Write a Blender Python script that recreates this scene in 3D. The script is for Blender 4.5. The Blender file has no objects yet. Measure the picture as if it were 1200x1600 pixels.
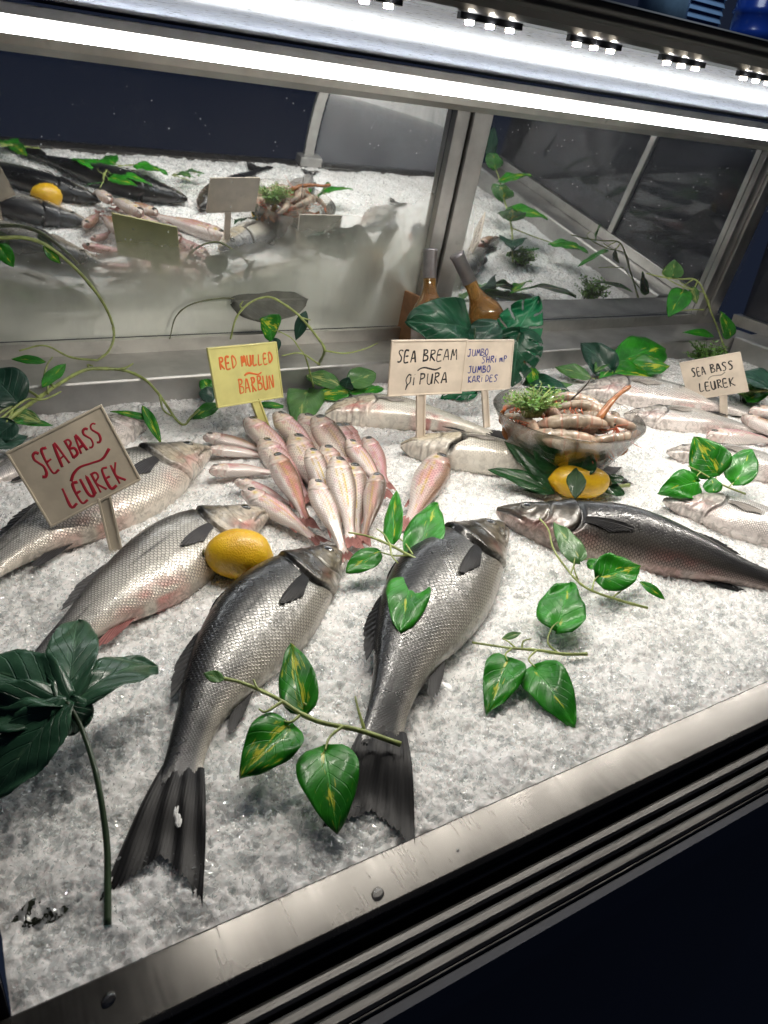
import bpy, math, random
import numpy as np
from mathutils import Vector, Matrix

random.seed(7); rng = np.random.default_rng(7)
S = bpy.context.scene
COL = S.collection
PI = math.pi

# ------------------------------------------------------------------ camera
RM = np.array([[0.8659180471377801, -0.1594442633319321, 0.47409225107739383],
               [-0.4899455988348166, -0.46118829784993604, 0.7397693316897314],
               [0.1006938221714028, -0.872859026886253, -0.47747028531595315]])
CAM = np.array([0.0, 0.0, 0.4383351])
FPX = 1118.0
cam = bpy.data.cameras.new('camera'); cam_o = bpy.data.objects.new('camera', cam); COL.objects.link(cam_o)
m = Matrix.Identity(4)
for r in range(3):
    m[r][0] = RM[r, 0]; m[r][1] = -RM[r, 1]; m[r][2] = -RM[r, 2]; m[r][3] = CAM[r]
cam_o.matrix_world = m
cam.sensor_fit = 'VERTICAL'; cam.sensor_height = 36; cam.sensor_width = 27; cam.lens = 36 * FPX / 1600
cam.clip_start = 0.01; cam.clip_end = 60
cam.dof.use_dof = True; cam.dof.focus_distance = 0.78; cam.dof.aperture_fstop = 17.0
S.camera = cam_o

# ------------------------------------------------------------------ world, exposure
W = bpy.data.worlds.new('World'); S.world = W; W.use_nodes = True
W.node_tree.nodes['Background'].inputs[0].default_value = (0.16, 0.22, 0.42, 1)
W.node_tree.nodes['Background'].inputs[1].default_value = 0.05
S.view_settings.view_transform = 'Standard'; S.view_settings.look = 'None'
S.view_settings.exposure = 0.28; S.view_settings.gamma = 1.0; S.view_settings.use_curve_mapping = False
S.render.engine = 'CYCLES'
S.cycles.use_denoising = True
S.cycles.max_bounces = 10; S.cycles.transparent_max_bounces = 16
S.cycles.caustics_reflective = False; S.cycles.sample_clamp_indirect = 6.0
TUBE = 29.0      # radiance of the fluorescent tube
LED = 1650.0       # radiance of the small warm lamps

# ------------------------------------------------------------------ helpers
def ray(px, py): return RM @ np.array((px - 600.0, py - 800.0, FPX))
def at(px, py, z=0.0):
    d = ray(px, py); return CAM + d * ((z - CAM[2]) / d[2])
def at_y(px, py, y):
    d = ray(px, py); return CAM + d * ((y - CAM[1]) / d[1])
def at_plane(px, py, p0, n):
    d = ray(px, py); return CAM + d * (((p0 - CAM) @ n) / (d @ n))
def at_dist(px, py, dist):
    d = ray(px, py); return CAM + d / np.linalg.norm(d) * dist
def px2m(w, p): return w * (RM.T @ (np.asarray(p) - CAM))[2] / FPX
def unit(v):
    v = np.asarray(v, float); return v / max(1e-9, np.linalg.norm(v))
def sm(x, a, b):
    t = np.clip((np.asarray(x, float) - a) / (b - a), 0, 1); return t * t * (3 - 2 * t)
def catmull(pts, n):
    P = np.asarray(pts, float); P = np.vstack([2 * P[0] - P[1], P, 2 * P[-1] - P[-2]])
    out = []
    for i in range(1, len(P) - 2):
        for t in np.linspace(0, 1, 24, endpoint=False):
            a, b, c, d = P[i - 1], P[i], P[i + 1], P[i + 2]
            out.append(.5 * ((2 * b) + (c - a) * t + (2 * a - 5 * b + 4 * c - d) * t * t + (3 * b - a - 3 * c + d) * t ** 3))
    out.append(P[-2]); out = np.array(out)
    L = np.concatenate([[0], np.cumsum(np.linalg.norm(np.diff(out, axis=0), axis=1))])
    u = np.linspace(0, L[-1], n)
    return np.stack([np.interp(u, L, out[:, k]) for k in range(out.shape[1])], 1), L[-1]

def vnoise(x, y, seed=0):
    def h(i, j):
        v = np.sin(i * 127.1 + j * 311.7 + seed * 74.7) * 43758.5453
        return v - np.floor(v)
    xi, yi = np.floor(x), np.floor(y); fx, fy = x - xi, y - yi
    fx = fx * fx * (3 - 2 * fx); fy = fy * fy * (3 - 2 * fy)
    return (h(xi, yi) * (1 - fx) + h(xi + 1, yi) * fx) * (1 - fy) + (h(xi, yi + 1) * (1 - fx) + h(xi + 1, yi + 1) * fx) * fy

def tag(o, label=None, cat=None, group=None, kind=None):
    if label: o['label'] = label
    if cat: o['category'] = cat
    if group: o['group'] = group
    if kind: o['kind'] = kind
    return o
def empty(name, loc, label, cat, group=None):
    o = bpy.data.objects.new(name, None); COL.objects.link(o); o.location = tuple(loc); o.empty_display_size = .02
    return tag(o, label, cat, group)
def wloc(o):
    p = np.zeros(3)
    while o is not None:
        p += np.array(o.location); o = o.parent
    return p
def mesh_obj(name, v, f, mat, parent=None, smooth=True, loc=None, uv=None, uv2=None, col=None, matidx=None, mats=None):
    """v in world coordinates; the origin goes to loc (or the parent's origin)."""
    v = np.asarray(v, float).reshape(-1, 3)
    me = bpy.data.meshes.new(name)
    o = bpy.data.objects.new(name, me); COL.objects.link(o)
    if parent is not None:
        o.parent = parent; off = wloc(parent)
        if loc is not None: o.location = tuple(np.asarray(loc) - off); off = np.asarray(loc, float)
    else:
        off = np.asarray(loc, float) if loc is not None else np.zeros(3)
        o.location = tuple(off)
    me.from_pydata((v - off).tolist(), [], [list(map(int, q)) for q in f] if not isinstance(f, np.ndarray) else f.tolist())
    if mats:
        for mm in mats: me.materials.append(mm)
    else: me.materials.append(mat)
    me.polygons.foreach_set('use_smooth', [smooth] * len(me.polygons))
    if matidx is not None: me.polygons.foreach_set('material_index', matidx)
    if uv is not None or uv2 is not None:
        li = np.zeros(len(me.loops), dtype=np.int32); me.loops.foreach_get('vertex_index', li)
        for nm, u in (('body', uv), ('net', uv2)):
            if u is None: continue
            lay = me.uv_layers.new(name=nm); lay.data.foreach_set('uv', np.asarray(u, np.float32)[li].ravel())
    if col is not None:
        at_ = me.color_attributes.new('Col', 'FLOAT_COLOR', 'POINT')
        c = np.ones((len(v), 4), np.float32); c[:, :col.shape[1]] = col
        at_.data.foreach_set('color', c.ravel())
    me.update()
    return o
def grid_faces(n, k, wrap=False, off=0):
    f = []
    for i in range(n - 1):
        for j in range(k if wrap else k - 1):
            j2 = (j + 1) % k
            f.append((off + i * k + j, off + i * k + j2, off + (i + 1) * k + j2, off + (i + 1) * k + j))
    return f
class MB:
    def __init__(s): s.v = []; s.f = []
    def add(s, v, f):
        o = len(s.v); s.v += [tuple(p) for p in v]; s.f += [tuple(i + o for i in q) for q in f]; return s
    def box(s, x0, x1, y0, y1, z0, z1):
        return s.add([(x, y, z) for x in (x0, x1) for y in (y0, y1) for z in (z0, z1)],
                     [(0, 1, 3, 2), (4, 6, 7, 5), (0, 4, 5, 1), (2, 3, 7, 6), (0, 2, 6, 4), (1, 5, 7, 3)])
    def obox(s, c, u, v, n):
        c, u, v, n = map(np.asarray, (c, u, v, n))
        return s.add([c + a * u + b * v + d * n for a in (-1, 1) for b in (-1, 1) for d in (-1, 1)],
                     [(0, 1, 3, 2), (4, 6, 7, 5), (0, 4, 5, 1), (2, 3, 7, 6), (0, 2, 6, 4), (1, 5, 7, 3)])
    def prism(s, prof, x0, x1):
        """profile in (y, z), extruded along x"""
        n = len(prof); v = [(x0, y, z) for y, z in prof] + [(x1, y, z) for y, z in prof]
        f = [(i, (i + 1) % n, n + (i + 1) % n, n + i) for i in range(n)] + [tuple(range(n))[::-1], tuple(range(n, 2 * n))]
        return s.add(v, f)
    def tube(s, pts, rad, k=8, flat=1.0, up=(0, 0, 1)):
        P = np.asarray(pts, float); n = len(P); R = np.broadcast_to(np.asarray(rad, float), (n,))
        T = np.gradient(P, axis=0); v = []
        up = np.asarray(up, float)
        for i in range(n):
            t = unit(T[i]); a = np.cross(t, up)
            a = unit(a) if np.linalg.norm(a) > 1e-4 else np.array((1., 0, 0)); b = np.cross(a, t)
            for j in range(k):
                th = 2 * PI * j / k; v.append(P[i] + R[i] * (math.cos(th) * a + flat * math.sin(th) * b))
        f = grid_faces(n, k, True) + [tuple(range(k))[::-1], tuple((n - 1) * k + j for j in range(k))]
        return s.add(v, f)
    def lathe(s, prof, c, ax=(0, 0, 1), k=32, cap=True):
        ax = unit(ax); a = unit(np.cross(ax, (0.3, 1, .2))); b = np.cross(ax, a); v = []
        for r, z in prof:
            for j in range(k):
                th = 2 * PI * j / k; v.append(np.asarray(c) + ax * z + r * (math.cos(th) * a + math.sin(th) * b))
        f = grid_faces(len(prof), k, True)
        if cap: f += [tuple(range(k))[::-1], tuple((len(prof) - 1) * k + j for j in range(k))]
        return s.add(v, f)
    def build(s, name, mat, parent=None, smooth=False, loc=None, bevel=0):
        o = mesh_obj(name, s.v, s.f, mat, parent, smooth, loc)
        if bevel:
            b = o.modifiers.new('bevel', 'BEVEL'); b.width = bevel; b.segments = 2; b.limit_method = 'ANGLE'
        return o

# ------------------------------------------------------------------ materials
class NT:
    def __init__(s, name):
        s.m = bpy.data.materials.new(name); s.m.use_nodes = True; s.t = s.m.node_tree; s.n = s.t.nodes
        s.b = s.n['Principled BSDF']; s.out = s.n['Material Output']
    def node(s, typ, **kw):
        n = s.n.new(typ)
        for k, v in kw.items(): setattr(n, k, v)
        return n
    def link(s, a, b): s.t.links.new(a, b)
    def val(s, sock, x):
        if hasattr(x, 'is_linked') or hasattr(x, 'links'): s.link(x, sock)
        else: sock.default_value = x
    def set(s, **kw):
        for k, v in kw.items():
            k = k.replace('_', ' ')
            if isinstance(v, tuple) and len(v) == 3 and 'Radius' not in k: v = (*v, 1)
            s.val(s.b.inputs[k], v)
        return s
    def math(s, op, a, b=0.0, c=0.0, clamp=False):
        n = s.node('ShaderNodeMath', operation=op, use_clamp=clamp)
        s.val(n.inputs[0], a); s.val(n.inputs[1], b); s.val(n.inputs[2], c); return n.outputs[0]
    def mix(s, f, a, b, blend='MIX'):
        n = s.node('ShaderNodeMix', data_type='RGBA', blend_type=blend)
        s.val(n.inputs[0], f)
        for sock, x in ((n.inputs[6], a), (n.inputs[7], b)):
            if isinstance(x, tuple) and len(x) == 3: x = (*x, 1)
            s.val(sock, x)
        return n.outputs[2]
    def coord(s, which='Object'):
        return s.node('ShaderNodeTexCoord').outputs[which]
    def mapping(s, vec, scale=(1, 1, 1), rot=(0, 0, 0), loc=(0, 0, 0)):
        n = s.node('ShaderNodeMapping'); s.link(vec, n.inputs[0]); n.inputs[1].default_value = loc; n.inputs[2].default_value = rot; n.inputs[3].default_value = scale
        return n.outputs[0]
    def noise(s, vec, scale, detail=3.0, rough=.55, dist=0.0):
        n = s.node('ShaderNodeTexNoise'); s.link(vec, n.inputs['Vector']); n.inputs['Scale'].default_value = scale
        n.inputs['Detail'].default_value = detail; n.inputs['Roughness'].default_value = rough; n.inputs['Distortion'].default_value = dist
        return n.outputs['Fac']
    def voro(s, vec, scale, feature='F1', rnd=1.0, out='Distance'):
        n = s.node('ShaderNodeTexVoronoi', feature=feature); s.link(vec, n.inputs['Vector']); n.inputs['Scale'].default_value = scale
        n.inputs['Randomness'].default_value = rnd; return n.outputs[out]
    def ramp(s, f, a, b, lo=0.0, hi=1.0):
        n = s.node('ShaderNodeMapRange', interpolation_type='SMOOTHSTEP'); s.val(n.inputs[0], f)
        n.inputs[1].default_value = a; n.inputs[2].default_value = b; n.inputs[3].default_value = lo; n.inputs[4].default_value = hi
        return n.outputs[0]
    def bump(s, h, strength=.3, dist=.001, normal=None):
        n = s.node('ShaderNodeBump'); n.inputs['Strength'].default_value = strength; n.inputs['Distance'].default_value = dist
        s.link(h, n.inputs['Height'])
        if normal is not None: s.link(normal, n.inputs['Normal'])
        return n.outputs[0]
    def uv(s, name):
        return s.node('ShaderNodeUVMap', uv_map=name).outputs[0]
    def attr(s, name='Col'):
        return s.node('ShaderNodeAttribute', attribute_name=name)
    def sep(s, vec):
        n = s.node('ShaderNodeSeparateXYZ'); s.link(vec, n.inputs[0]); return n.outputs
MATS = {}
def plain(name, col, rough=.5, metal=0.0, coat=0.0, mottle=0.0, scale=60, bump=0.0, **kw):
    if name in MATS: return MATS[name]
    t = NT(name); c = t.coord()
    if mottle:
        f = t.noise(c, scale, 4); base = t.mix(t.ramp(f, .3, .7), tuple(x * (1 - mottle) for x in col), tuple(min(1, x * (1 + mottle)) for x in col))
        t.set(Base_Color=base)
        if bump: t.set(Normal=t.bump(f, bump, .002))
    else: t.set(Base_Color=col)
    t.set(Roughness=rough, Metallic=metal, Coat_Weight=coat, **kw)
    MATS[name] = t.m; return t.m

def steel_mat(name, col, rough, streak=(4, 200, 200), wet=0.0, bs=.25, metal=1.0):
    t = NT(name); c = t.coord()
    s1 = t.noise(t.mapping(c, streak), 6, 4, .6); s2 = t.noise(c, 14, 5, .6); s3 = t.noise(c, 70, 3)
    base = t.mix(t.ramp(s2, .3, .75), tuple(x * .72 for x in col), col)
    base = t.mix(t.ramp(t.noise(c, 33, 4), .62, .76), base, tuple(x * .72 for x in col))
    r = t.math('ADD', t.math('MULTIPLY', s1, .18), t.math('ADD', t.math('MULTIPLY', s2, .22), rough - .2))
    h = t.math('ADD', t.math('MULTIPLY', s1, .4), t.math('MULTIPLY', s3, .5))
    if wet:
        d = t.voro(c, 170, out='Distance'); patch = t.ramp(t.noise(c, 18, 4, .6), .52, .62)
        h = t.math('ADD', h, t.math('MULTIPLY', t.math('MULTIPLY', t.ramp(d, .55, .1), patch), wet))
    t.set(Base_Color=base, Metallic=metal, Roughness=r, Normal=t.bump(h, bs, .0012))
    return t.m
STEEL = steel_mat('brushed_steel', (.60, .59, .57), .34)
STEEL_RAIL = steel_mat('wet_rail_steel', (.088, .084, .078), .23, (60, 3, 30), .12, .045, .7)
STEEL_DARK = steel_mat('dull_steel', (.60, .59, .57), .5)
STEEL_TRACK = steel_mat('track_steel', (.13, .127, .123), .40, (4, 150, 150))
BLACK = plain('black_gloss', (.004, .0045, .006), .40, 0, 0, Specular_IOR_Level=.18)
NAVY = plain('dark_navy_panel', (.006, .009, .02), .45, 0, 0, .4, 6)
RUBBER = plain('black_rubber', (.006, .006, .006), .7)

def emit(name, col, st):
    t = NT(name); t.set(Base_Color=(.8, .8, .8), Emission_Color=col, Emission_Strength=st); return t.m
TUBE_M = emit('lit_tube', (.93, .97, 1.0), TUBE)
LED_M = emit('lit_led', (1.0, .94, .85), LED)
LED_RIM = emit('led_dome', (1.0, .86, .66), 9.0)

def ice_mat():
    t = NT('crushed_ice'); c = t.coord()
    n1 = t.noise(c, 45, 5, .65); n2 = t.voro(t.mapping(c, (1, 1, 1)), 240); n3 = t.noise(c, 420, 4, .7, 1.0); wet = t.ramp(t.noise(c, 16, 5, .65), .42, .62)
    base = t.mix(t.ramp(t.noise(c, 9, 5, .6), .35, .68), (.91, .90, .885), (.97, .965, .955))
    base = t.mix(t.ramp(n3, .35, .6, .2, 0), base, (.87, .86, .845))
    h = t.math('ADD', t.math('MULTIPLY', n2, .8), t.math('ADD', t.math('MULTIPLY', n3, .7), t.math('MULTIPLY', n1, 1.2)))
    base = t.mix(t.math('MULTIPLY', wet, .55), base, t.mix(1.0, base, (.86, .86, .845), 'MULTIPLY'))
    t.set(Base_Color=base, Subsurface_Weight=.6, Subsurface_Radius=(.9, 1.0, 1.0), Subsurface_Scale=.006, Roughness=t.math('SUBTRACT', .26, t.math('MULTIPLY', wet, .14)), IOR=1.31, Specular_IOR_Level=.6, Coat_Weight=.8, Coat_Roughness=.07, Coat_Normal=t.bump(t.math('ADD', h, t.math('MULTIPLY', n3, 1.5)), .9, .0022), Normal=t.bump(h, .6, .0022))
    return t.m
ICE = ice_mat()
def flake_mat():
    t = NT('ice_flake'); c = t.coord()
    tr = t.node('ShaderNodeBsdfTransparent'); tr.inputs[0].default_value = (.96, .98, .98, 1)
    df = t.node('ShaderNodeBsdfDiffuse'); df.inputs[0].default_value = (.95, .96, .96, 1)
    tl = t.node('ShaderNodeBsdfTranslucent'); tl.inputs[0].default_value = (.95, .97, .97, 1)
    gl = t.node('ShaderNodeBsdfGlossy'); gl.inputs['Roughness'].default_value = .08; gl.inputs[0].default_value = (1, 1, 1, 1)
    nb = t.bump(t.noise(c, 300, 3), .6, .002); t.link(nb, gl.inputs['Normal'])
    a = t.node('ShaderNodeMixShader'); a.inputs[0].default_value = .5; t.link(df.outputs[0], a.inputs[1]); t.link(tl.outputs[0], a.inputs[2])
    b = t.node('ShaderNodeMixShader'); b.inputs[0].default_value = .46; t.link(a.outputs[0], b.inputs[1]); t.link(tr.outputs[0], b.inputs[2])
    d = t.node('ShaderNodeMixShader'); d.inputs[0].default_value = .20; t.link(b.outputs[0], d.inputs[1]); t.link(gl.outputs[0], d.inputs[2])
    t.link(d.outputs[0], t.out.inputs[0]); return t.m
FLAKE = flake_mat()

def mirror_mat():
    t = NT('fogged_mirror'); c = t.node('ShaderNodeNewGeometry').outputs['Position']
    z = t.sep(c)[2]; x = t.sep(c)[0]
    nz = t.math('SUBTRACT', t.noise(c, 7, 4, .6), t.ramp(x, .48, .70, 0, .62)); nf = t.noise(t.mapping(c, (1, 1, .35)), 22, 4)
    hgt = t.math('ADD', z, t.math('MULTIPLY', t.math('ADD', nz, -.5), .13))
    fog = t.ramp(hgt, .275, .135)
    left = t.ramp(x, .93, .86); fog = t.math('MULTIPLY', fog, left)
    fog2 = t.math('MULTIPLY', fog, t.ramp(nf, .1, .6, .75, 1.0))
    g0 = t.node('ShaderNodeBsdfGlossy'); g0.inputs[0].default_value = (.78, .81, .83, 1); g0.inputs['Roughness'].default_value = .015
    w = t.bump(t.noise(c, 300, 2), .008, .0005); t.link(w, g0.inputs['Normal'])
    g1 = t.node('ShaderNodeBsdfGlossy'); g1.inputs[0].default_value = (.74, .76, .70, 1); g1.inputs['Roughness'].default_value = .30
    df = t.node('ShaderNodeBsdfDiffuse'); df.inputs[0].default_value = (.72, .76, .66, 1)
    mf = t.node('ShaderNodeMixShader'); mf.inputs[0].default_value = .38; t.link(g1.outputs[0], mf.inputs[1]); t.link(df.outputs[0], mf.inputs[2])
    a = t.node('ShaderNodeMixShader'); t.link(t.math('MULTIPLY', fog2, .95), a.inputs[0]); t.link(g0.outputs[0], a.inputs[1]); t.link(mf.outputs[0], a.inputs[2])
    # dried drops and dust all over the pane
    vd = t.voro(t.mapping(c, (1, 1, 1)), 85, out='Distance'); pick = t.ramp(t.noise(c, 37, 2), .50, .56)
    spot = t.math('MULTIPLY', t.ramp(vd, .12, .06), pick)
    vd2 = t.voro(t.mapping(c, (1, 1, .5)), 260, out='Distance'); patch = t.ramp(t.noise(c, 6, 3), .50, .66)
    spot2 = t.math('MULTIPLY', t.math('MULTIPLY', t.ramp(vd2, .35, .1), patch), .16)
    film = t.math('ADD', t.math('MULTIPLY', t.noise(c, 3, 4), .05), .012)
    sp = t.math('ADD', t.math('MAXIMUM', t.math('MULTIPLY', spot, .7), spot2), film, clamp=True)
    d2 = t.node('ShaderNodeBsdfDiffuse'); d2.inputs[0].default_value = (.75, .76, .78, 1)
    b = t.node('ShaderNodeMixShader'); t.link(sp, b.inputs[0]); t.link(a.outputs[0], b.inputs[1]); t.link(d2.outputs[0], b.inputs[2])
    t.link(b.outputs[0], t.out.inputs[0]); return t.m
MIRROR = mirror_mat()

def glass_thin(name, tint=(.97, .98, .98), gloss=.10, rough=.02, dirt=.04):
    t = NT(name); c = t.coord()
    tr = t.node('ShaderNodeBsdfTransparent'); tr.inputs[0].default_value = (*tint, 1)
    g = t.node('ShaderNodeBsdfGlossy'); g.inputs['Roughness'].default_value = rough
    fr = t.node('ShaderNodeFresnel'); fr.inputs[0].default_value = 1.45
    a = t.node('ShaderNodeMixShader'); t.link(t.math('ADD', t.math('MULTIPLY', fr.outputs[0], .8), gloss * .3), a.inputs[0]); t.link(tr.outputs[0], a.inputs[1]); t.link(g.outputs[0], a.inputs[2])
    d = t.node('ShaderNodeBsdfDiffuse'); d.inputs[0].default_value = (.7, .72, .75, 1)
    b = t.node('ShaderNodeMixShader'); t.link(t.math('MULTIPLY', t.noise(c, 12, 4), dirt * 2), b.inputs[0]); t.link(a.outputs[0], b.inputs[1]); t.link(d.outputs[0], b.inputs[2])
    t.link(b.outputs[0], t.out.inputs[0]); return t.m
GLASS = glass_thin('clear_glass')
GLASS_DIRTY = glass_thin('dusty_glass', (.9, .92, .95), .2, .08, .10)

def canopy_mat():
    t = NT('pebbled_canopy'); c = t.coord()
    n1 = t.noise(t.mapping(c, (9, 60, 20)), 4, 4, .6); n2 = t.noise(t.mapping(c, (50, 260, 50)), 3, 3); v = t.voro(t.mapping(c, (60, 190, 60)), 1.6)
    base = t.mix(t.ramp(n1, .3, .7), (.74, .80, .96), (.84, .89, .99))
    base = t.mix(t.ramp(t.noise(t.mapping(c, (30, 110, 30)), 2.5, 3), .60, .68, 0, .75), base, (.16, .17, .22))
    h = t.math('ADD', t.math('MULTIPLY', n2, .6), v)
    t.set(Base_Color=base, Roughness=.9, Specular_IOR_Level=0.0, Normal=t.bump(h, .5, .002))
    g = t.node('ShaderNodeBsdfGlossy'); g.inputs['Roughness'].default_value = .06; t.link(t.bump(h, .012, .0010), g.inputs['Normal'])
    ms = t.node('ShaderNodeMixShader'); ms.inputs[0].default_value = .038; t.link(t.b.outputs[0], ms.inputs[1]); t.link(g.outputs[0], ms.inputs[2]); t.link(ms.outputs[0], t.out.inputs[0])
    return t.m
CANOPY = canopy_mat()

def fish_mat(name, rough=.27, metal=.32, netdark=.30, netw=.22, bump=.34, glint=1.3, headmot=.75, blotch=.35, spark=.06):
    t = NT(name); at_ = t.attr('Col'); colr = at_.outputs['Color']; al = at_.outputs['Alpha']
    u = t.uv('net'); obj = t.coord()
    wob = t.noise(obj, 55, 3); x, y, _ = t.sep(u)[0], t.sep(u)[1], 0
    x = t.math('ADD', x, t.math('MULTIPLY', t.math('ADD', wob, -.5), .9)); 
    p = t.math('ADD', x, y); q = t.math('SUBTRACT', x, y)
    fp, fq = t.math('FRACT', p), t.math('FRACT', q)
    rim = t.math('POWER', t.math('ADD', t.math('POWER', fp, 3.0), t.math('POWER', fq, 3.0)), .3333)      # rounded hind edge of each scale
    root_ = t.math('MINIMUM', fp, fq)
    cx_ = t.node('ShaderNodeCombineXYZ'); t.link(t.math('FLOOR', p), cx_.inputs[0]); t.link(t.math('FLOOR', q), cx_.inputs[1])
    vc = t.node('ShaderNodeTexWhiteNoise', noise_dimensions='2D'); t.link(cx_.outputs[0], vc.inputs['Vector'])
    cell = vc.outputs['Value']
    line = t.math('MAXIMUM', t.ramp(rim, 1.0 - netw, 1.0), t.ramp(root_, .16, .0, 0, .75))  # scale roots painted dark as the shadow of the preceding scale
    line = t.math('MULTIPLY', line, al)
    saw = t.math('ADD', t.math('MULTIPLY', t.ramp(rim, 1.05, .80), .8), t.math('ADD', t.math('MULTIPLY', t.math('ADD', fp, fq), .55), t.math('MULTIPLY', cell, .25)))
    light = t.mix(al, colr, t.mix(1.0, colr, (glint, glint, glint * .99), 'MULTIPLY'))
    light = t.mix(t.math('MULTIPLY', t.math('MULTIPLY', t.math('SUBTRACT', 1.0, t.ramp(rim, .30, .85)), al), .75), light, t.mix(1.0, colr, (.45, .45, .46), 'MULTIPLY'))  # front of each scale darkened, leaving a painted highlight near its rim
    hn = t.noise(obj, 85, 4, .65, 1.2); hmask = t.math('MULTIPLY', t.math('SUBTRACT', 1.0, al), t.ramp(hn, .42, .62, 0, headmot))
    light = t.mix(hmask, light, t.mix(1.0, light, (.30, .29, .27), 'MULTIPLY'))
    base = t.mix(line, light, t.mix(1.0, colr, (netdark, netdark, netdark), 'MULTIPLY'))
    blot = t.noise(obj, 26, 4, .6); base = t.mix(t.ramp(blot, .42, .75, 0, blotch), base, t.mix(1.0, base, (.55, .53, .52), 'MULTIPLY'))
    h = t.math('ADD', t.math('MULTIPLY', t.math('MULTIPLY', saw, al), .5), t.math('MULTIPLY', t.noise(obj, 160, 3), t.math('SUBTRACT', .75, t.math('MULTIPLY', al, .5))))
    r = t.math('ADD', t.math('MULTIPLY', blot, .16), rough - .06)
    v1 = t.node('ShaderNodeVectorMath', operation='SUBTRACT'); t.link(vc.outputs['Color'], v1.inputs[0]); v1.inputs[1].default_value = (.5, .5, .5)
    v2 = t.node('ShaderNodeVectorMath', operation='SCALE'); t.link(v1.outputs[0], v2.inputs[0]); t.link(t.math('MULTIPLY', al, spark), v2.inputs['Scale'])
    v3 = t.node('ShaderNodeVectorMath', operation='ADD'); t.link(v2.outputs[0], v3.inputs[0]); t.link(t.node('ShaderNodeNewGeometry').outputs['Normal'], v3.inputs[1])
    v4 = t.node('ShaderNodeVectorMath', operation='NORMALIZE'); t.link(v3.outputs[0], v4.inputs[0]); sn = v4.outputs[0]
    t.set(Base_Color=base, Metallic=t.math('MULTIPLY', t.math('ADD', .35, t.math('MULTIPLY', al, .65)), metal), Roughness=r, Coat_Weight=.32, Coat_Roughness=.15, Coat_Normal=t.bump(h, bump * .5, .0012, sn), Specular_IOR_Level=.6, Normal=t.bump(h, bump, .0018, sn))
    return t.m
FISH = fish_mat('bass_skin'); FISH_PALE = fish_mat('pale_fish_skin', .27, .24, .30, .17, .40, 1.25, .6, .22, .08); MULLET = fish_mat('mullet_skin', .22, .18, .76, .13, .4, 1.2, .35, .25, .07)
BREAM = fish_mat('bream_skin', .24, .18, .80, .15, .30, 1.12, .30, .15, .05)

def fin_mat(name, col):
    t = NT(name); u = t.uv('body'); s = t.sep(u)
    w = t.math('PINGPONG', t.math('MULTIPLY', s[1], 1.0), .5)
    n = t.noise(t.coord(), 60, 4)
    base = t.mix(t.ramp(w, .08, .4), tuple(x * .5 for x in col), tuple(min(1, x * 1.25) for x in col))
    base = t.mix(t.ramp(n, .5, .8, 0, .5), base, tuple(min(1, x * 1.8 + .004) for x in col))
    t.set(Base_Color=base, Roughness=.42, Coat_Weight=.05, Coat_Roughness=.25, Specular_IOR_Level=.18, Normal=t.bump(w, .5, .0012)); return t.m
FIN_DARK = fin_mat('dark_fin', (.0075, .0075, .0085)); FIN_GREY = fin_mat('grey_fin', (.045, .043, .045)); FIN_PINK = fin_mat('pink_fin', (.42, .20, .18)); FIN_PALE = fin_mat('pale_fin', (.34, .31, .28)); FIN_RED = fin_mat('reddish_fin', (.30, .12, .11))

def eye_mat():
    t = NT('fish_eye'); r = t.sep(t.uv('body'))[0]
    c = t.mix(t.ramp(r, .56, .64), (.008, .008, .010), (.15, .145, .12)); c = t.mix(t.ramp(t.noise(t.coord(), 240, 3), .4, .7, 0, .5), c, (.05, .05, .05)); c = t.mix(t.ramp(r, .80, .96), c, (.03, .03, .03))
    t.set(Base_Color=c, Roughness=.08, Coat_Weight=1.0, Coat_Roughness=.03); return t.m
EYE = eye_mat()

def leaf_mat(name, c1, c2, vary, thresh=.56, rough=.28, bump=.4, vein=.55):
    t = NT(name); u = t.uv('body'); s = t.sep(u); obj = t.coord()
    aw = t.math('ABSOLUTE', s[1])
    n = t.noise(t.mapping(u, (1.3, 2.2, 1)), 1.9, 4, .6, .5); n2 = t.noise(obj, 40, 4)
    base = t.mix(t.ramp(n2, .3, .7), c1, c2)
    oi = t.node('ShaderNodeObjectInfo').outputs['Random']
    base = t.mix(t.math('MULTIPLY', oi, .55), base, t.mix(1.0, base, (.60, .72, .62), 'MULTIPLY')); n = t.math('ADD', n, t.math('MULTIPLY', t.math('SUBTRACT', oi, .5), .14))
    mask = t.math('MULTIPLY', t.ramp(t.math('ADD', n, t.math('ADD', .05, t.math('MULTIPLY', aw, -.20))), thresh, thresh + .09), .80)
    base = t.mix(mask, base, vary)
    mid = t.ramp(aw, .045, .01); base = t.mix(t.math('MULTIPLY', mid, .45), base, tuple(min(1, x * 1.5 + .04) for x in c2))
    sv = t.math('PINGPONG', t.math('ADD', t.math('MULTIPLY', s[0], 6.5), t.math('MULTIPLY', aw, -2.6)), .5)
    vl = t.ramp(sv, .09, .01); base = t.mix(t.math('MULTIPLY', vl, .20 * vein), base, tuple(min(1, x * 1.4 + .02) for x in c2))
    h = t.math('SUBTRACT', t.math('ADD', t.math('MULTIPLY', n2, .8), t.math('MULTIPLY', t.noise(obj, 110, 3), .4)), t.math('ADD', t.math('MULTIPLY', vl, .7), mid))
    t.set(Base_Color=base, Roughness=rough + .08, Coat_Weight=.12, Coat_Roughness=.14, Specular_IOR_Level=.32, Normal=t.bump(h, bump, .0014)); return t.m
POTHOS = leaf_mat('pothos_leaf', (.008, .125, .006), (.026, .25, .010), (.55, .52, .04))
POTHOS_PALE = leaf_mat('pale_pothos_leaf', (.05, .14, .04), (.085, .21, .05), (.40, .42, .14), .52)
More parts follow.
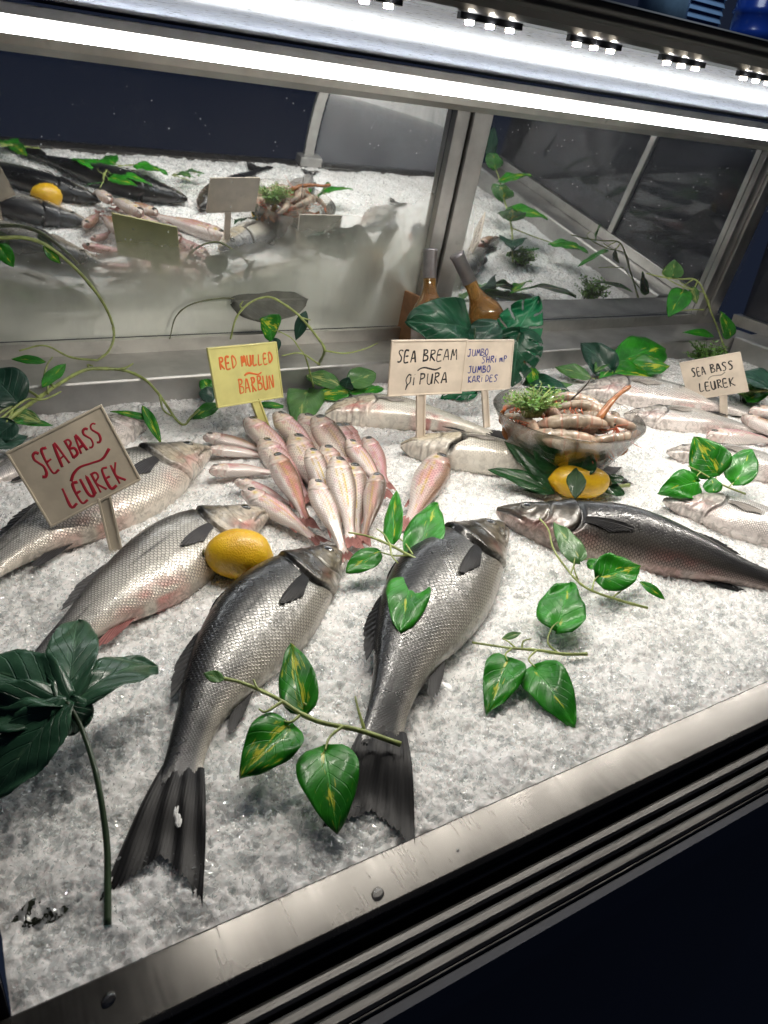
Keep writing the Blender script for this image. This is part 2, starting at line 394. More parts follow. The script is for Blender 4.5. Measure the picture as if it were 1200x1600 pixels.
DARKLEAF = leaf_mat('dark_green_leaf', (.010, .042, .027), (.022, .072, .048), (.04, .11, .07), .60, .26, .5)
MONST = leaf_mat('monstera_leaf', (.006, .048, .024), (.012, .078, .038), (.02, .09, .05), .66, .24, .6)
MONST_BRIGHT = leaf_mat('bright_monstera_leaf', (.006, .12, .050), (.010, .19, .075), (.02, .2, .08), .7, .25, .5)
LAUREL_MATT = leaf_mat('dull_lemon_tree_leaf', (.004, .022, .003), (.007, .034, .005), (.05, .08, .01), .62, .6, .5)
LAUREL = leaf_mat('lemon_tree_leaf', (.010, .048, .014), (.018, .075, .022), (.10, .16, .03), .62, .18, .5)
GREYLEAF = leaf_mat('grey_leaf_underside', (.10, .10, .085), (.15, .15, .125), (.2, .2, .17), .66, .5)
STEM = plain('pale_green_stem', (.30, .36, .11), .4, 0, .2, .25, 80, .2)
STEM_DARK = plain('dark_green_stem', (.025, .05, .02), .4, 0, .2, .25, 60, .2)
STEM_WOOD = plain('brown_green_stem', (.14, .15, .075), .5, 0, 0, .3, 60, .2)

# ------------------------------------------------------------------ display case (structure)
TA = .15
def mir_y(z): return 1.238 - TA * (z - .064)
MN = unit((0, 1, TA))                      # normal of the leaning mirror (pointing away)
MV = unit((0, -TA, 1))                     # up along the mirror
XL, XR = -.55, 2.05
case = empty('display_case', (.8, .70, -.25), 'long stainless steel fish counter with a mirror back, holding the ice bed', 'fish counter')
END_B, END_F = 1.70, 1.60                 # x of the end wall at the back and at the front
def end_x(y): return END_F + (END_B - END_F) * (y - .25) / .95

def left_x(y): return -.035 - .11 * np.maximum(0, np.asarray(y) - .30) / .9
mb = MB(); mb.prism([(.2175, .0018), (.2205, .0043), (.2540, .0036), (.2555, .002), (.2555, -.05), (.2525, -.05), (.2525, .0005), (.2215, .0015), (.2195, -.02), (.2175, -.02)], -.5, 1.62)
mb.build('front_rail', STEEL_RAIL, case, bevel=.0006)
ys = [float(at(600, p, -.006)[1]) for p in (1441, 1480, 1514, 1547, 1563)]
for i, y in enumerate(ys):
    w = (.0022, .0042, .0042, .0042, .0012)[i]; zt = (-.006, -.006, -.007, -.009, -.011)[i]
    mb = MB(); mb.prism([(y - w, -.03), (y - w, zt - .0012), (y - w * .5, zt), (y + w * .5, zt), (y + w, zt - .0012), (y + w, -.03)], -.5, 1.62)
    mb.build('slide_track', STEEL_TRACK, case, bevel=.0004)
MB().box(-.5, 1.62, ys[-1] - .006, .2165, -.034, -.030).build('track_bed', RUBBER, case)
mb = MB(); mb.prism([(ys[-1] - .0075, -.013), (ys[-1] - .0015, -.013), (ys[-1] - .0015, -.8), (ys[-1] - .05, -.8), (ys[-1] - .0075, -.05)], -.55, 1.7); mb.build('front_panel', NAVY, case)
mb = MB(); yq = ys[-1] - .0085
mb.box(-.55, 1.7, yq - .004, yq, -.16, -.155); mb.build('panel_seam', plain('seam_metal', (.05, .055, .07), .4, 1), case)

# back ledge with its vertical face, the frame strip below the mirror
mb = MB(); mb.prism([(1.112, -.06), (1.106, .046), (1.108, .0495), (1.232, .0525), (1.232, .046), (1.112, .042), (1.116, -.06)], -.6, 1.78)
mb.build('back_ledge', STEEL_DARK, case, bevel=.001)
def mir_pt(x, z, off=0.0):                # point on the mirror plane, off metres in front of it
    return np.array((x, mir_y(z), z)) - MN * off
def mir_slab(mb, x0, x1, z0, z1, t0, t1):
    c = (mir_pt(x0, z0, (t0 + t1) / 2) + mir_pt(x1, z1, (t0 + t1) / 2)) / 2
    h = np.linalg.norm(mir_pt(0, z1) - mir_pt(0, z0)) / 2
    mb.obox(c, np.array(((x1 - x0) / 2, 0, 0)), MV * h, MN * abs(t1 - t0) / 2); return mb
mir_slab(MB(), -.6, 1.80, .053, .078, .002, .012).build('mirror_bottom_frame', steel_mat('pale_frame_steel', (.62, .61, .57), .4), case, bevel=.001)
mir_slab(MB(), -.6, .846, .078, .52, -.004, 0).build('mirror_pane', MIRROR, case)
mir_slab(MB(), .851, 1.80, .078, .52, -.004, 0).build('mirror_pane', MIRROR, case)
def post(x0, x1):
    mb = MB(); xm = x0 + (x1 - x0) * .42
    mir_slab(mb, x0, xm - .0012, .078, .50, .0005, .016); mir_slab(mb, xm + .0012, x1, .078, .50, .0005, .024)
    mb.build('mirror_post', STEEL, case, bevel=.0015)
post(.800, .872); post(1.672, 1.745)
# end wall: ledge, steel face, glass with frame and mullion
def end_prism(prof, y0, y1):              # profile in (dx, z) swept along the slanting end wall
    n = len(prof); v = [(end_x(y) + dx, y, z) for y in (y0, y1) for dx, z in prof]
    return v, [(i, (i + 1) % n, n + (i + 1) % n, n + i) for i in range(n)] + [tuple(range(n))[::-1], tuple(range(n, 2 * n))]
mb = MB(); mb.add(*end_prism([(0, -.06), (0, .050), (.004, .054), (.10, .056), (.10, .046), (.006, .046), (.006, -.06)], .245, 1.104)); mb.build('end_ledge', STEEL_DARK, case, bevel=.001)
mb = MB(); mb.add(*end_prism([(.085, .057), (.085, .085), (.112, .085), (.112, .057)], .245, 1.19)); mb.build('end_frame', STEEL, case, bevel=.001)
mb = MB(); mb.add(*end_prism([(.098, .086), (.098, .50), (.102, .50), (.102, .086)], .245, 1.17)); mb.build('end_glass', glass_thin('dark_end_glass', (.35, .37, .42), .1), case)
mb = MB(); mb.obox((end_x(.80) + .09, .80, .29), (.006, 0, 0), (0, .010, 0), (0, 0, .204)); mb.build('end_mullion', STEEL, case, bevel=.001)
# curved glass of the neighbouring section and the bracket that carries it, met in the mirror
mb = MB(); arc = [(.236 + .02 * t + .30 * t ** 2.6, .004 + .50 * t ** .9) for t in np.linspace(0, 1, 20)]
v = [(x, y, z) for y, z in arc for x in (1.02, 1.60)]; mesh_obj('curved_front_glass', v, grid_faces(20, 2), GLASS_DIRTY, case)
v = [(x, y - d * .012, z) for y, z in arc for x, d in ((.985, 0), (.985, 1), (1.015, 1), (1.015, 0))]; mesh_obj('glass_bracket', v, grid_faces(20, 4, True), STEEL_DARK, case, smooth=False)
MB().box(.965, 1.035, .222, .262, .004, .03).build('bracket_foot', STEEL_DARK, case, bevel=.002)
mb = MB(); mb.add([(float(left_x(y)) - d, y, z) for y in (.258, 1.104) for d, z in ((0, -.06), (0, .030), (.02, .030), (.02, -.06))], [(0, 1, 5, 4), (1, 2, 6, 5), (2, 3, 7, 6), (3, 0, 4, 7), (0, 3, 2, 1), (4, 5, 6, 7)])
mb.build('side_wall', plain('dark_side_wall', (.03, .03, .032), .5, .5), case)
MB().box(-.56, -.18, .2, 1.24, -.8, -.02).build('side_cabinet', NAVY, case)
# canopy above, with its black front beam
cz = lambda y: .522 + .012 * (1.13 - y) / .53
xs = np.linspace(-.6, 2.05, 40); yv = np.linspace(.605, 1.150, 24)
v = [(x, y, cz(y) + .004 * math.sin((y - .6) * 5.5)) for x in xs for y in yv]
mesh_obj('canopy_glass', v + [(a, b, c + .006) for a, b, c in v], grid_faces(40, 24) + [tuple(q[::-1]) for q in grid_faces(40, 24, off=960)], CANOPY, case)
bz = float(at_y(1090, 33, .556)[2]); mb = MB(); mb.prism([(.606, .5235), (.606, .545), (.560, bz), (.552, bz - .003), (.554, bz - .008), (.558, bz - .010), (.560, .533), (.566, .531), (.572, .526), (.585, .5235)], -.6, 2.05); mb.build('canopy_beam', BLACK, case, bevel=.001)

# ------------------------------------------------------------------ light fixture and small lamps
fix = empty('fluorescent_light', (.7, 1.145, .53), 'long lit fluorescent tube in a steel trough along the top of the mirror', 'light')
mb = MB(); mb.prism([(1.105, .5150), (1.150, .5150), (1.176, .485), (1.170, .468), (1.137, .466), (1.118, .4735), (1.114, .4845), (1.1155, .4845), (1.120, .476), (1.136, .478), (1.140, .484), (1.140, .504), (1.135, .5055), (1.106, .5030)], -.6, 2.05)
mb.build('trough', steel_mat('light_trough_steel', (.62, .60, .56), .42), fix, bevel=.0008)
th = np.linspace(0, 2 * PI, 20, endpoint=False)
mb = MB(); mb.prism([(1.1265 + .0085 * math.cos(a), .4930 + .0085 * math.sin(a)) for a in th][::-1], -.01, 2.04); mb.build('tube', TUBE_M, fix, smooth=False)
for i in range(3, 14):
    x0 = .432 + .1215 * (i - 5)
    md = empty('lamp_module', (x0, .596, .5215), 'warm three-diode lamp module stuck under the black canopy beam', 'lamp', 'warm diode modules under the canopy beam')
    MB().box(x0 - .033, x0 + .033,   .5935, .5985, .5185, .5233).build('module_base', BLACK, md)
    for k in (-1, 0, 1):
        cx0 = x0 + k * .0215; v = []; K = 16
        for r_, z_ in ((.0040, .0), (.0040, -.0014), (.0035, -.0026), (.0, -.0026)):
            v += [(cx0 + r_ * math.cos(2 * PI * q / K), .596 + r_ * math.sin(2 * PI * q / K), .5184 + z_) for q in range(K)]
        fc = grid_faces(4, K, True); mesh_obj('diode', v, fc, None, md, False, mats=[LED_RIM, LED_M], matidx=[0] * (2 * K) + [1] * K)

# ------------------------------------------------------------------ things in the dark beyond the canopy
barrel = empty('blue_barrel', tuple(at_y(1168, 70, 2.2)), 'shiny dark blue plastic barrel standing beyond the black beam', 'barrel')
bc = at_y(1172, 60, 2.2); BLUE = plain('blue_plastic', (.01, .045, .30), .25, 0, .4, .15, 8)
mb = MB(); mb.lathe([(.085, -.2), (.085, .0), (.092, .01), (.085, .02), (.085, .07), (.092, .08), (.085, .09), (.085, .2), (.07, .22), (.0, .225)], bc, (0, 0, 1), 40); mb.build('barrel_body', BLUE, barrel, True)
louv = empty('slatted_panel', tuple(at_y(1098, 60, 2.35)), 'pale blue panel of horizontal slats beside the blue barrel', 'slatted panel')
lc = at_y(1100, 12, 2.35); mb = MB()
PB = plain('pale_blue_plastic', (.24, .40, .62), .4, 0, .2, .1, 8)
for k in range(12):
    mb.obox(lc + np.array((0, 0, -.16 + k * .026)), np.array((.11, 0, 0)), np.array((0, .006, .009)), np.array((0, .002, 0)))
mb.build('slats', PB, louv)
MB().box(lc[0] - .125, lc[0] + .125, lc[1] + .012, lc[1] + .02, lc[2] - .2, lc[2] + .2).build('back_board', plain('blue_board', (.05, .13, .28), .5), louv)
jug = empty('plastic_jug', tuple(at_y(1035, 40, 2.2)), 'translucent blue grey water jug next to the slatted panel', 'jug')
jc = at_y(1035, 14, 2.2); mb = MB(); mb.lathe([(.085, -.16), (.088, -.06), (.08, -.05), (.088, -.04), (.088, .06), (.06, .12), (.03, .14), (.03, .17)], jc, (0, 0, 1), 32); mb.build('jug_body', plain('jug_plastic', (.16, .26, .36), .2, 0, .5, .2, 14), jug, True)
BL = bpy.data.lights.new('lamp_over_barrels', 'AREA'); BL.energy = 5.0; BL.size = .5; BL.color = (.8, .9, 1)
BLo = bpy.data.objects.new('lamp_over_barrels', BL); COL.objects.link(BLo); BLo.location = (2.3, 1.75, 1.7); BLo.rotation_euler = (.5, 0, 0)

# ------------------------------------------------------------------ ice
def ice_z(x, y):
    x = np.asarray(x, float); y = np.asarray(y, float)
    z = (vnoise(x * 9, y * 9, 1) - .5) * .010 + (vnoise(x * 28, y * 28, 2) - .5) * .005
    z = z - .004 * sm(y, .29, .256) + .004 * sm(y, .95, 1.1)
    return z
def ice_fine(x, y):
    w_ = .012 * vnoise(x * 40, y * 40, 21)
    r = vnoise((x + w_) * 110, (y - w_) * 150, 3) * .5 + vnoise((x - w_) * 250 + 7, y * 200, 4) * .32 + vnoise(x * 420, y * 420, 5) * .18
    rid = 1 - np.abs(r - .5) * 4.2
    return np.maximum(rid, -.6) * .0040 + (vnoise(x * 60, y * 60, 9) - .5) * .004
gx = np.arange(-.160, 1.70, .0022); gy = np.arange(.2556, 1.1118, .0022)
gxx, gyy = np.meshgrid(gx, gy, indexing='ij'); 
gxx = np.clip(gxx, left_x(gyy) + .0008, end_x(gyy) - .0008)
zz = ice_z(gxx, gyy) + ice_fine(gxx, gyy)
n0, n1 = gxx.shape; idx = np.arange(n0 * n1).reshape(n0, n1)
ff = np.stack([idx[:-1, :-1], idx[1:, :-1], idx[1:, 1:], idx[:-1, 1:]], -1).reshape(-1, 4)
ice = mesh_obj('ice_bed', np.stack([gxx, gyy, zz], -1).reshape(-1, 3), ff, ICE, None, smooth=True)
tag(ice, 'bed of crushed white ice filling the counter', 'ice', None, 'structure')
def flakes(N):
    x = np.concatenate([rng.uniform(-.15, 1.62, N // 3), rng.uniform(-.1, .95, N - N // 3)])
    y = np.concatenate([rng.uniform(.262, 1.105, N // 3), .262 + .55 * rng.random(N - N // 3) ** 1.15])
    keep = (x < end_x(y) - .01) & (x > left_x(y) + .004); x, y = x[keep], y[keep]; n = len(x)
    z = ice_z(x, y) + rng.uniform(-.001, .0042, n)
    L = rng.lognormal(math.log(.0017), .46, n); Wd = L * rng.uniform(.25, .65, n)
    az = rng.uniform(0, 2 * PI, n); tl = rng.normal(0, .55, n); rl = rng.normal(0, .7, n)
    a = np.stack([np.cos(az) * np.cos(tl), np.sin(az) * np.cos(tl), np.sin(tl)], 1)
    b0 = np.stack([-np.sin(az), np.cos(az), np.zeros(n)], 1); c = np.cross(a, b0)
    b = b0 * np.cos(rl)[:, None] + c * np.sin(rl)[:, None]; P = np.stack([x, y, z], 1)
    q = []
    for sa, sb in ((-1, -.5), (.3, -1), (1, .35), (-.35, 1)):
        ja = sa + rng.normal(0, .22, n); jb = sb + rng.normal(0, .22, n)
        q.append(P + a * (L * ja)[:, None] + b * (Wd * jb)[:, None])
    v = np.stack(q, 1).reshape(-1, 3); v[:, 1] = np.clip(v[:, 1], .2560, 1.1075); f = np.arange(4 * n).reshape(n, 4)
    o = mesh_obj('crushed_ice', v, f, FLAKE, None, smooth=False)
    tag(o, 'loose slivers of clear crushed ice lying over the ice bed', 'crushed ice', None, 'stuff')
flakes(190000)

# ------------------------------------------------------------------ fish
def interp(tab, s):
    t = np.asarray(tab, float)
    x = np.asarray(s, float)
    # smooth monotone-ish cubic through the table
    k = np.gradient(t[:, 1], t[:, 0]); i = np.clip(np.searchsorted(t[:, 0], x) - 1, 0, len(t) - 2)
    h = t[i + 1, 0] - t[i, 0]; u = (x - t[i, 0]) / h
    return (2 * u**3 - 3 * u**2 + 1) * t[i, 1] + (u**3 - 2 * u**2 + u) * h * k[i] + (-2 * u**3 + 3 * u**2) * t[i + 1, 1] + (u**3 - u**2) * h * k[i + 1]
SPEC = {
 'bass': dict(
   hd=[(0, .008), (.02, .025), (.05, .041), (.10, .060), (.17, .083), (.26, .110), (.36, .126), (.46, .127), (.58, .110), (.70, .083), (.82, .053), (.92, .042), (1, .046)],
   hv=[(0, .012), (.02, .029), (.05, .045), (.10, .067), (.17, .092), (.26, .118), (.36, .136), (.48, .136), (.60, .114), (.70, .083), (.82, .050), (.92, .040), (1, .045)],
   w=[(0, .010), (.02, .020), (.05, .034), (.10, .050), (.17, .066), (.26, .078), (.38, .084), (.52, .074), (.66, .054), (.80, .032), (.90, .018), (.96, .009), (1, .0015)],
   eye=(.098, .024, .0195), head=.27, pitch=.0140, mouth=((.0, -.006), (.045, -.014), (.098, -.040))),
 'bream': dict(
   hd=[(0, .008), (.02, .034), (.05, .070), (.10, .115), (.17, .155), (.28, .185), (.40, .190), (.55, .155), (.70, .105), (.84, .058), (.93, .044), (1, .050)],
   hv=[(0, .010), (.02, .030), (.05, .058), (.10, .090), (.17, .120), (.28, .150), (.40, .158), (.55, .135), (.70, .092), (.84, .052), (.93, .042), (1, .048)],
   w=[(0, .012), (.02, .026), (.05, .044), (.10, .062), (.17, .078), (.28, .090), (.40, .092), (.55, .074), (.70, .050), (.84, .026), (.93, .014), (.97, .009), (1, .002)],
   eye=(.11, .052, .024), head=.29, pitch=.018, mouth=((.0, -.010), (.04, -.022), (.072, -.040))),
 'mullet': dict(
   hd=[(0, .010), (.015, .032), (.04, .062), (.08, .092), (.14, .112), (.24, .122), (.36, .122), (.50, .108), (.65, .083), (.80, .055), (.92, .044), (1, .046)],
   hv=[(0, .016), (.015, .030), (.04, .044), (.08, .062), (.14, .084), (.24, .104), (.36, .116), (.50, .106), (.65, .082), (.80, .052), (.92, .041), (1, .044)],
   w=[(0, .022), (.015, .044), (.04, .062), (.08, .076), (.14, .084), (.24, .088), (.36, .088), (.50, .082), (.65, .060), (.80, .036), (.92, .020), (.97, .012), (1, .003)],
   eye=(.105, .044, .044), head=.255, pitch=.034, mouth=((.0, -.012), (.03, -.022), (.06, -.036))),
}
PAL = {   # back, side, belly, cheek
 'dark':  dict(back=(.010, .011, .013), side=(.20, .197, .182), belly=(.56, .52, .45), cheek=(.17, .14, .085), hi=.62, lo=-.22, tail=1.0),
 'black': dict(back=(.013, .013, .015), side=(.075, .068, .058), belly=(.50, .40, .36), cheek=(.10, .085, .06), hi=.15, lo=-.60, tail=.8),
 'silver': dict(back=(.05, .052, .058), side=(.55, .53, .48), belly=(.74, .67, .58), cheek=(.50, .43, .33), hi=.92, lo=.12, tail=.55),
 'pale':  dict(back=(.05, .055, .065), side=(.68, .66, .63), belly=(.84, .77, .73), cheek=(.42, .36, .30), hi=.95, lo=.32, tail=.3),
 'bream': dict(back=(.12, .13, .15), side=(.70, .67, .58), belly=(.84, .79, .70), cheek=(.58, .50, .36), hi=1.0, lo=.45, tail=.2),
}
def fish(spec, mid, dors, label, group, pal='dark', z=None, roll=0.0, depth=1.0, girth=1.0, skin=None, fins=None, tail=(.21, .5, .75), parts=True, pink=0.0, name='sea_bass', cat='fish',
         zs=None, aim=None, NS=176, NT=92, gash=0.0, stripe=None, pect=True, tone=1.0, fins_on=('dorsal', 'soft', 'anal', 'pelvic'), sink=.62, tailz=None):
    sp = SPEC[spec]
    P0, L0 = catmull([at(px, py, .02) for px, py in mid], 40); SL = L0
    wm = max(w for _, w in sp['w']) * SL * girth
    zb = wm * sink if z is None else z
    n = len(mid)
    if zs is None: zs = [zb * (1 - .45 * sm(i / (n - 1), .45, 1.0)) for i in range(n)]
    pts = [at(px, py, zs[i]) for i, (px, py) in enumerate(mid)]
    ss = 1 - (1 - np.linspace(0, 1, NS)) ** 1.0
    nh = int(NS * .46); ss = np.concatenate([[0, .003, .008], np.linspace(.014, .31, nh), np.linspace(.316, 1, NS - 3 - nh)])
    dense, SL = catmull(pts, 400)
    C = np.stack([np.interp(ss, np.linspace(0, 1, 400), dense[:, k]) for k in range(3)], 1)
    T = np.gradient(dense, axis=0)
    # smooth tangents
    ker = np.ones(41) / 41; T = np.stack([np.convolve(np.pad(T[:, k], 20, mode='edge'), ker, 'valid') for k in range(3)], 1)
    T = np.stack([np.interp(ss, np.linspace(0, 1, 400), T[:, k]) for k in range(3)], 1); T /= np.linalg.norm(T, axis=1)[:, None]
    Zv = np.array((0, 0, 1.)); D0 = np.cross(Zv, T) * dors; D0 /= np.linalg.norm(D0, axis=1)[:, None]
    L0v = np.cross(T, D0); L0v *= np.sign(L0v[:, 2:3])
    rr_ = roll if isinstance(roll, tuple) else (roll, roll)
    rv = (rr_[0] + (rr_[1] - rr_[0]) * sm(ss, .2, .8))[:, None]; cr, sr = np.cos(rv), np.sin(rv)
    D = D0 * cr + L0v * sr; Lv = L0v * cr - D0 * sr
    hd = interp(sp['hd'], ss) * SL * depth; hv = interp(sp['hv'], ss) * SL * depth; w = interp(sp['w'], ss) * SL * girth
    th = np.linspace(-PI, PI, NT, endpoint=False)
    sy, cx = np.sin(th), np.cos(th)
    sgn = np.sign(sy) * np.abs(sy) ** .92
    Yb = np.where(sgn[None, :] >= 0, hd[:, None], hv[:, None]) * sgn[None, :]
    Xb = w[:, None] * (np.sign(cx) * np.abs(cx) ** .9)[None, :]
    # head relief in side-view coordinates (a, b), lengths in SL
    a = np.repeat(ss[:, None], NT, 1); b = Yb / SL / depth; bn = np.repeat(sgn[None, :], NS, 0)
    hl = sp['head']; hh = interp(sp['hd'], np.array([hl]))[0]
    xe = hl - .028 * (b / hh * 1.25) ** 2 - .045 * sm(-b, .03, .11)                      # rear edge of the gill cover
    ede = a - xe
    xp = hl * .64 - .018 * (b / hh * 1.5) ** 2 - .05 * sm(-b, .02, .09); edp = a - xp     # cheek fold
    side = sm(np.abs(cx), .15, .45)[None, :]
    rel = .0065 * sm(ede, -.07, -.004) * (ede < 0) * 1.0 - .0075 * np.exp(-((ede - .006) / .008) ** 2) - .003 * np.exp(-(edp / .006) ** 2) + .002 * sm(edp, .0, .012) * (ede < 0)
    mx = np.array(sp['mouth']); mb_ = np.interp(a, mx[:, 0], mx[:, 1]); dm = b - mb_
    inm = sm(a, mx[-1, 0] + .012, mx[-1, 0] - .004)
    rel += inm * (-.0065 * np.exp(-(dm / .0042) ** 2) + .0025 * np.exp(-((dm - .012) / .008) ** 2) + .002 * np.exp(-((dm + .012) / .008) ** 2))
    mex = mx[-1, 0]; rel += .003 * np.exp(-(((a - mex + .012) / .016) ** 2 + ((b - mx[-1, 1] - .008) / .012) ** 2))
    ex, ey, er = sp['eye']; de = np.hypot(a - ex, b - ey)
    rel += .0035 * np.exp(-((de - er * 1.15) / (er * .45)) ** 2) - .002 * np.exp(-(de / er) ** 2)
    if gash: rel -= gash * np.exp(-((ede - .008) / .012) ** 2) * sm(b, -.16, -.11)
    rel += .0012 * (vnoise(a * 60, b * 60 + 3, 5) - .5) * sm(ede, .02, -.02)
    rel *= SL * side
    nrm = np.stack([Xb / np.maximum(w[:, None], 1e-6) ** 2, Yb / np.maximum(np.where(sgn >= 0, hd[:, None], hv[:, None]), 1e-6) ** 2], -1)
    nrm /= np.linalg.norm(nrm, axis=-1, keepdims=True) + 1e-9
    Xb = Xb + rel * nrm[..., 0]; Yb2 = Yb + rel * nrm[..., 1]
    V = C[:, None, :] + Lv[:, None, :] * Xb[..., None] + D[:, None, :] * Yb2[..., None]
    # colours
    f = lambda c: np.array(c)[None, None, :]
    if spec == 'mullet':
        pk = stripe or {}
        back, sidec, belly = f(pk.get('back', (.30, .13, .09))), f(pk.get('side', (.62, .27, .26))), f((.80, .72, .68))
        col = sidec + (back - sidec) * sm(bn, .35, .85)[..., None]
        col = col + (belly - col) * sm(-bn, pk.get('belly', -.05), .45)[..., None]
        ye = np.exp(-((bn - .10) / .07) ** 2) * sm(a, .20, .30) * sm(a, .95, .8) * pk.get('yellow', .6)
        ye = np.maximum(ye, .6 * pk.get('yellow', .6) * np.exp(-((bn + .30) / .07) ** 2) * sm(a, .2, .3) * sm(a, .8, .6))
        ye = np.clip(ye * 1.25, 0, 1) * sm(vnoise(a * 30, bn * 6, 8), .15, .42)
        col = col + (f((.62, .44, .03)) - col) * ye[..., None]
        rd = sm(vnoise(a * 14 + len(label), bn * 4 + 2, 9), .48, .72) * pk.get('red', .5) * sm(np.abs(bn), .95, .4)
        col = col + (f((.62, .15, .22)) - col) * rd[..., None]
        hm = sm(ede, .01, -.03)
        col = col + (f((.74, .66, .60)) - col) * (hm * .8 * sm(bn, .9, .3))[..., None]
        col = col + (f((.55, .16, .14)) - col) * (hm * .28 * sm(vnoise(a * 40, bn * 5, 3), .5, .7))[..., None]
        yh = np.exp(-(((a - .17) / .03) ** 2 + ((bn - .1) / .2) ** 2)) * pk.get('yellow', .6); col = col + (f((.62, .46, .04)) - col) * yh[..., None]
    else:
        q = PAL[pal]; back, sidec, belly, chk = f(q['back']), f(q['side']), f(q['belly']), f(q['cheek'])
        wob = (vnoise(a * 12, bn * 3, 6) - .5) * .22
        tb = sm(bn + wob, q['lo'], q['hi'])[..., None]; col = sidec + (back - sidec) * tb
        tv = sm(-bn + wob * .6, *((.28, .80) if pal != 'black' else (.50, .95)))[..., None]; col = col + (belly - col) * tv
        td = sm(a, .62, .97)[..., None] * q['tail']; col = col + (back * 1.3 - col) * td * sm(bn, -1.0, -.3)[..., None]
        if spec == 'bass':                                                                   # lateral line
            ll = np.exp(-((bn - .26 + .10 * sm(a, .3, .9)) / .018) ** 2) * sm(ede, .0, .03) * .8; col = col * (1 - ll[..., None])
        hm = sm(ede, .008, -.02)
        col = col + (chk - col) * (hm * sm(bn, .75, .25) * sm(bn, -.85, -.3) * (.85 if pal != 'pale' else .6))[..., None]
        col = col + (belly * .95 - col) * (hm * sm(-bn, .45, .8))[..., None]
        ht = hm * sm(b, .020, .055); col = col + (back * 1.6 - col) * (ht * (.85 if pal in ('dark', 'black') else .7))[..., None]
        oc_ = (hl - .006, .058, .052, .042) if pal != 'dark' else (hl - .045, .015, .050, .050)
        oc = np.exp(-(((a - oc_[0]) / oc_[2]) ** 4 + ((b - oc_[1]) / oc_[3]) ** 4)) * (.95 if pal != 'bream' else .25) * sm(vnoise(a * 45, b * 45, 31), -.2, .35); col = col * (1 - oc[..., None] * .9)
        if pal == 'dark':
            rp = np.exp(-(((a - hl + .07) / .03) ** 2 + ((b + .045) / .02) ** 2)) * .6; col = col + (f((.22, .05, .03)) - col) * rp[..., None]
        ring = hm * np.exp(-((vnoise(a * 34, b * 34, 17) - .5) / .05) ** 2) * .35; col = col * (1 - ring[..., None])
        fk = hm * sm(vnoise(a * 90, b * 90, 12), .55, .8) * .5; col = col * (1 - fk[..., None] * .6)
        col = col * (1 - (np.exp(-((ede - .008) / .010) ** 2) * .75 * sm(b, -.10, -.05) * side)[..., None])
        col = col * (1 - (np.exp(-((edp) / .005) ** 2) * .4 * side)[..., None])
        if pink:
            pm = np.exp(-(((a - .62) / .10) ** 2 + ((bn + .85) / .30) ** 2)) + .8 * np.exp(-(((a - .16) / .08) ** 2 + ((bn + .55) / .30) ** 2)) + .5 * np.exp(-(((a - .30) / .03) ** 2 + ((bn + .7) / .2) ** 2))
            col = col + (f((.62, .16, .14)) - col) * (np.clip(pm, 0, 1) * pink * (.6 if pal == 'pale' else 1) * sm(vnoise(a * 25, bn * 6, 14), .2, .6))[..., None]
        if gash:
            gs = np.exp(-((ede - .006) / .016) ** 4) * sm(b, -.16, -.11); col = col * (1 - np.clip(gs * 1.0, 0, .96)[..., None])
    col = col * (1 - (inm * np.exp(-(dm / .0035) ** 2) * .8 * side)[..., None])
    col = np.clip(col * tone, 0.002, .9)
    scl = sm(ede, .012, .035) * sm(-bn, .99, .80) * sm(a, 1.0, .90)
    if spec == 'mullet': scl = np.maximum(scl, sm(ede, .0, .03) * .9)
    # scale net coordinates
    hm_ = (hd + hv) / 2; pit = sp['pitch'] * SL * (hm_ / hm_.max()) ** .55 * .5
    un = np.concatenate([[0], np.cumsum(np.diff(ss) * SL / ((pit[1:] + pit[:-1]) / 2))]) * .42
    dth = np.hypot(np.roll(Yb, -1, 1) - Yb, np.roll(Xb, -1, 1) - Xb)
    g = np.cumsum(dth, 1); j0 = NT // 2; g = g - g[:, j0:j0 + 1]
    net = np.stack([np.repeat(un[:, None], NT, 1), g / (pit[:, None] * 2.0)], -1)
    j = NT
    V = V.reshape(-1, 3); c4 = np.concatenate([col, scl[..., None]], -1).reshape(-1, 4)
    faces = [(q[0], q[3], q[2], q[1]) for q in grid_faces(NS, NT, True)] + [tuple(range(NT)), tuple((NS - 1) * NT + k for k in range(NT))[::-1]]
    base = V.mean(0); base[2] = 0.0
    root = empty(name, base, label, cat, group)
    # seam column: faces crossing the wrap get odd net coordinates, they lie on the hidden lower side
    mesh_obj('body', V, faces, skin or (FISH if pal in ('dark', 'black') else FISH_PALE), root, True, uv=np.stack([a, bn], -1).reshape(-1, 2), uv2=net.reshape(-1, 2), col=c4)
    # eye
    if parts:
        def surf(a_, b_):                                             # point on the visible side
            i = int(np.argmin(np.abs(ss - a_))); H = (hd if b_ >= 0 else hv)[i]; y = b_ * SL * depth
            s_ = np.clip(abs(y) / H, 0, .99) ** (1 / .92); xx = w[i] * (math.sqrt(1 - s_ * s_)) ** .9
            p = C[i] + Lv[i] * xx + D[i] * y; nn = Lv[i] * (xx / w[i] ** 2) + D[i] * (y / H ** 2)
            return p, unit(nn), unit(T[i]), unit(D[i])
        p, nn, t_, d_ = surf(ex, ey); R = er * SL
        a1 = unit(t_ - nn * (t_ @ nn)); a2 = np.cross(nn, a1); v = []; uvs = []; K = 20; rings = [(0, .30), (.3, .29), (.55, .25), (.8, .15), (.95, .03), (1.05, -.12)]
        for r_, hgt in rings:
            for k in range(K):
                an = 2 * PI * k / K; v.append(p + nn * (hgt * R - .10 * R) + R * r_ * (math.cos(an) * a1 + math.sin(an) * a2)); uvs.append((r_, 0))
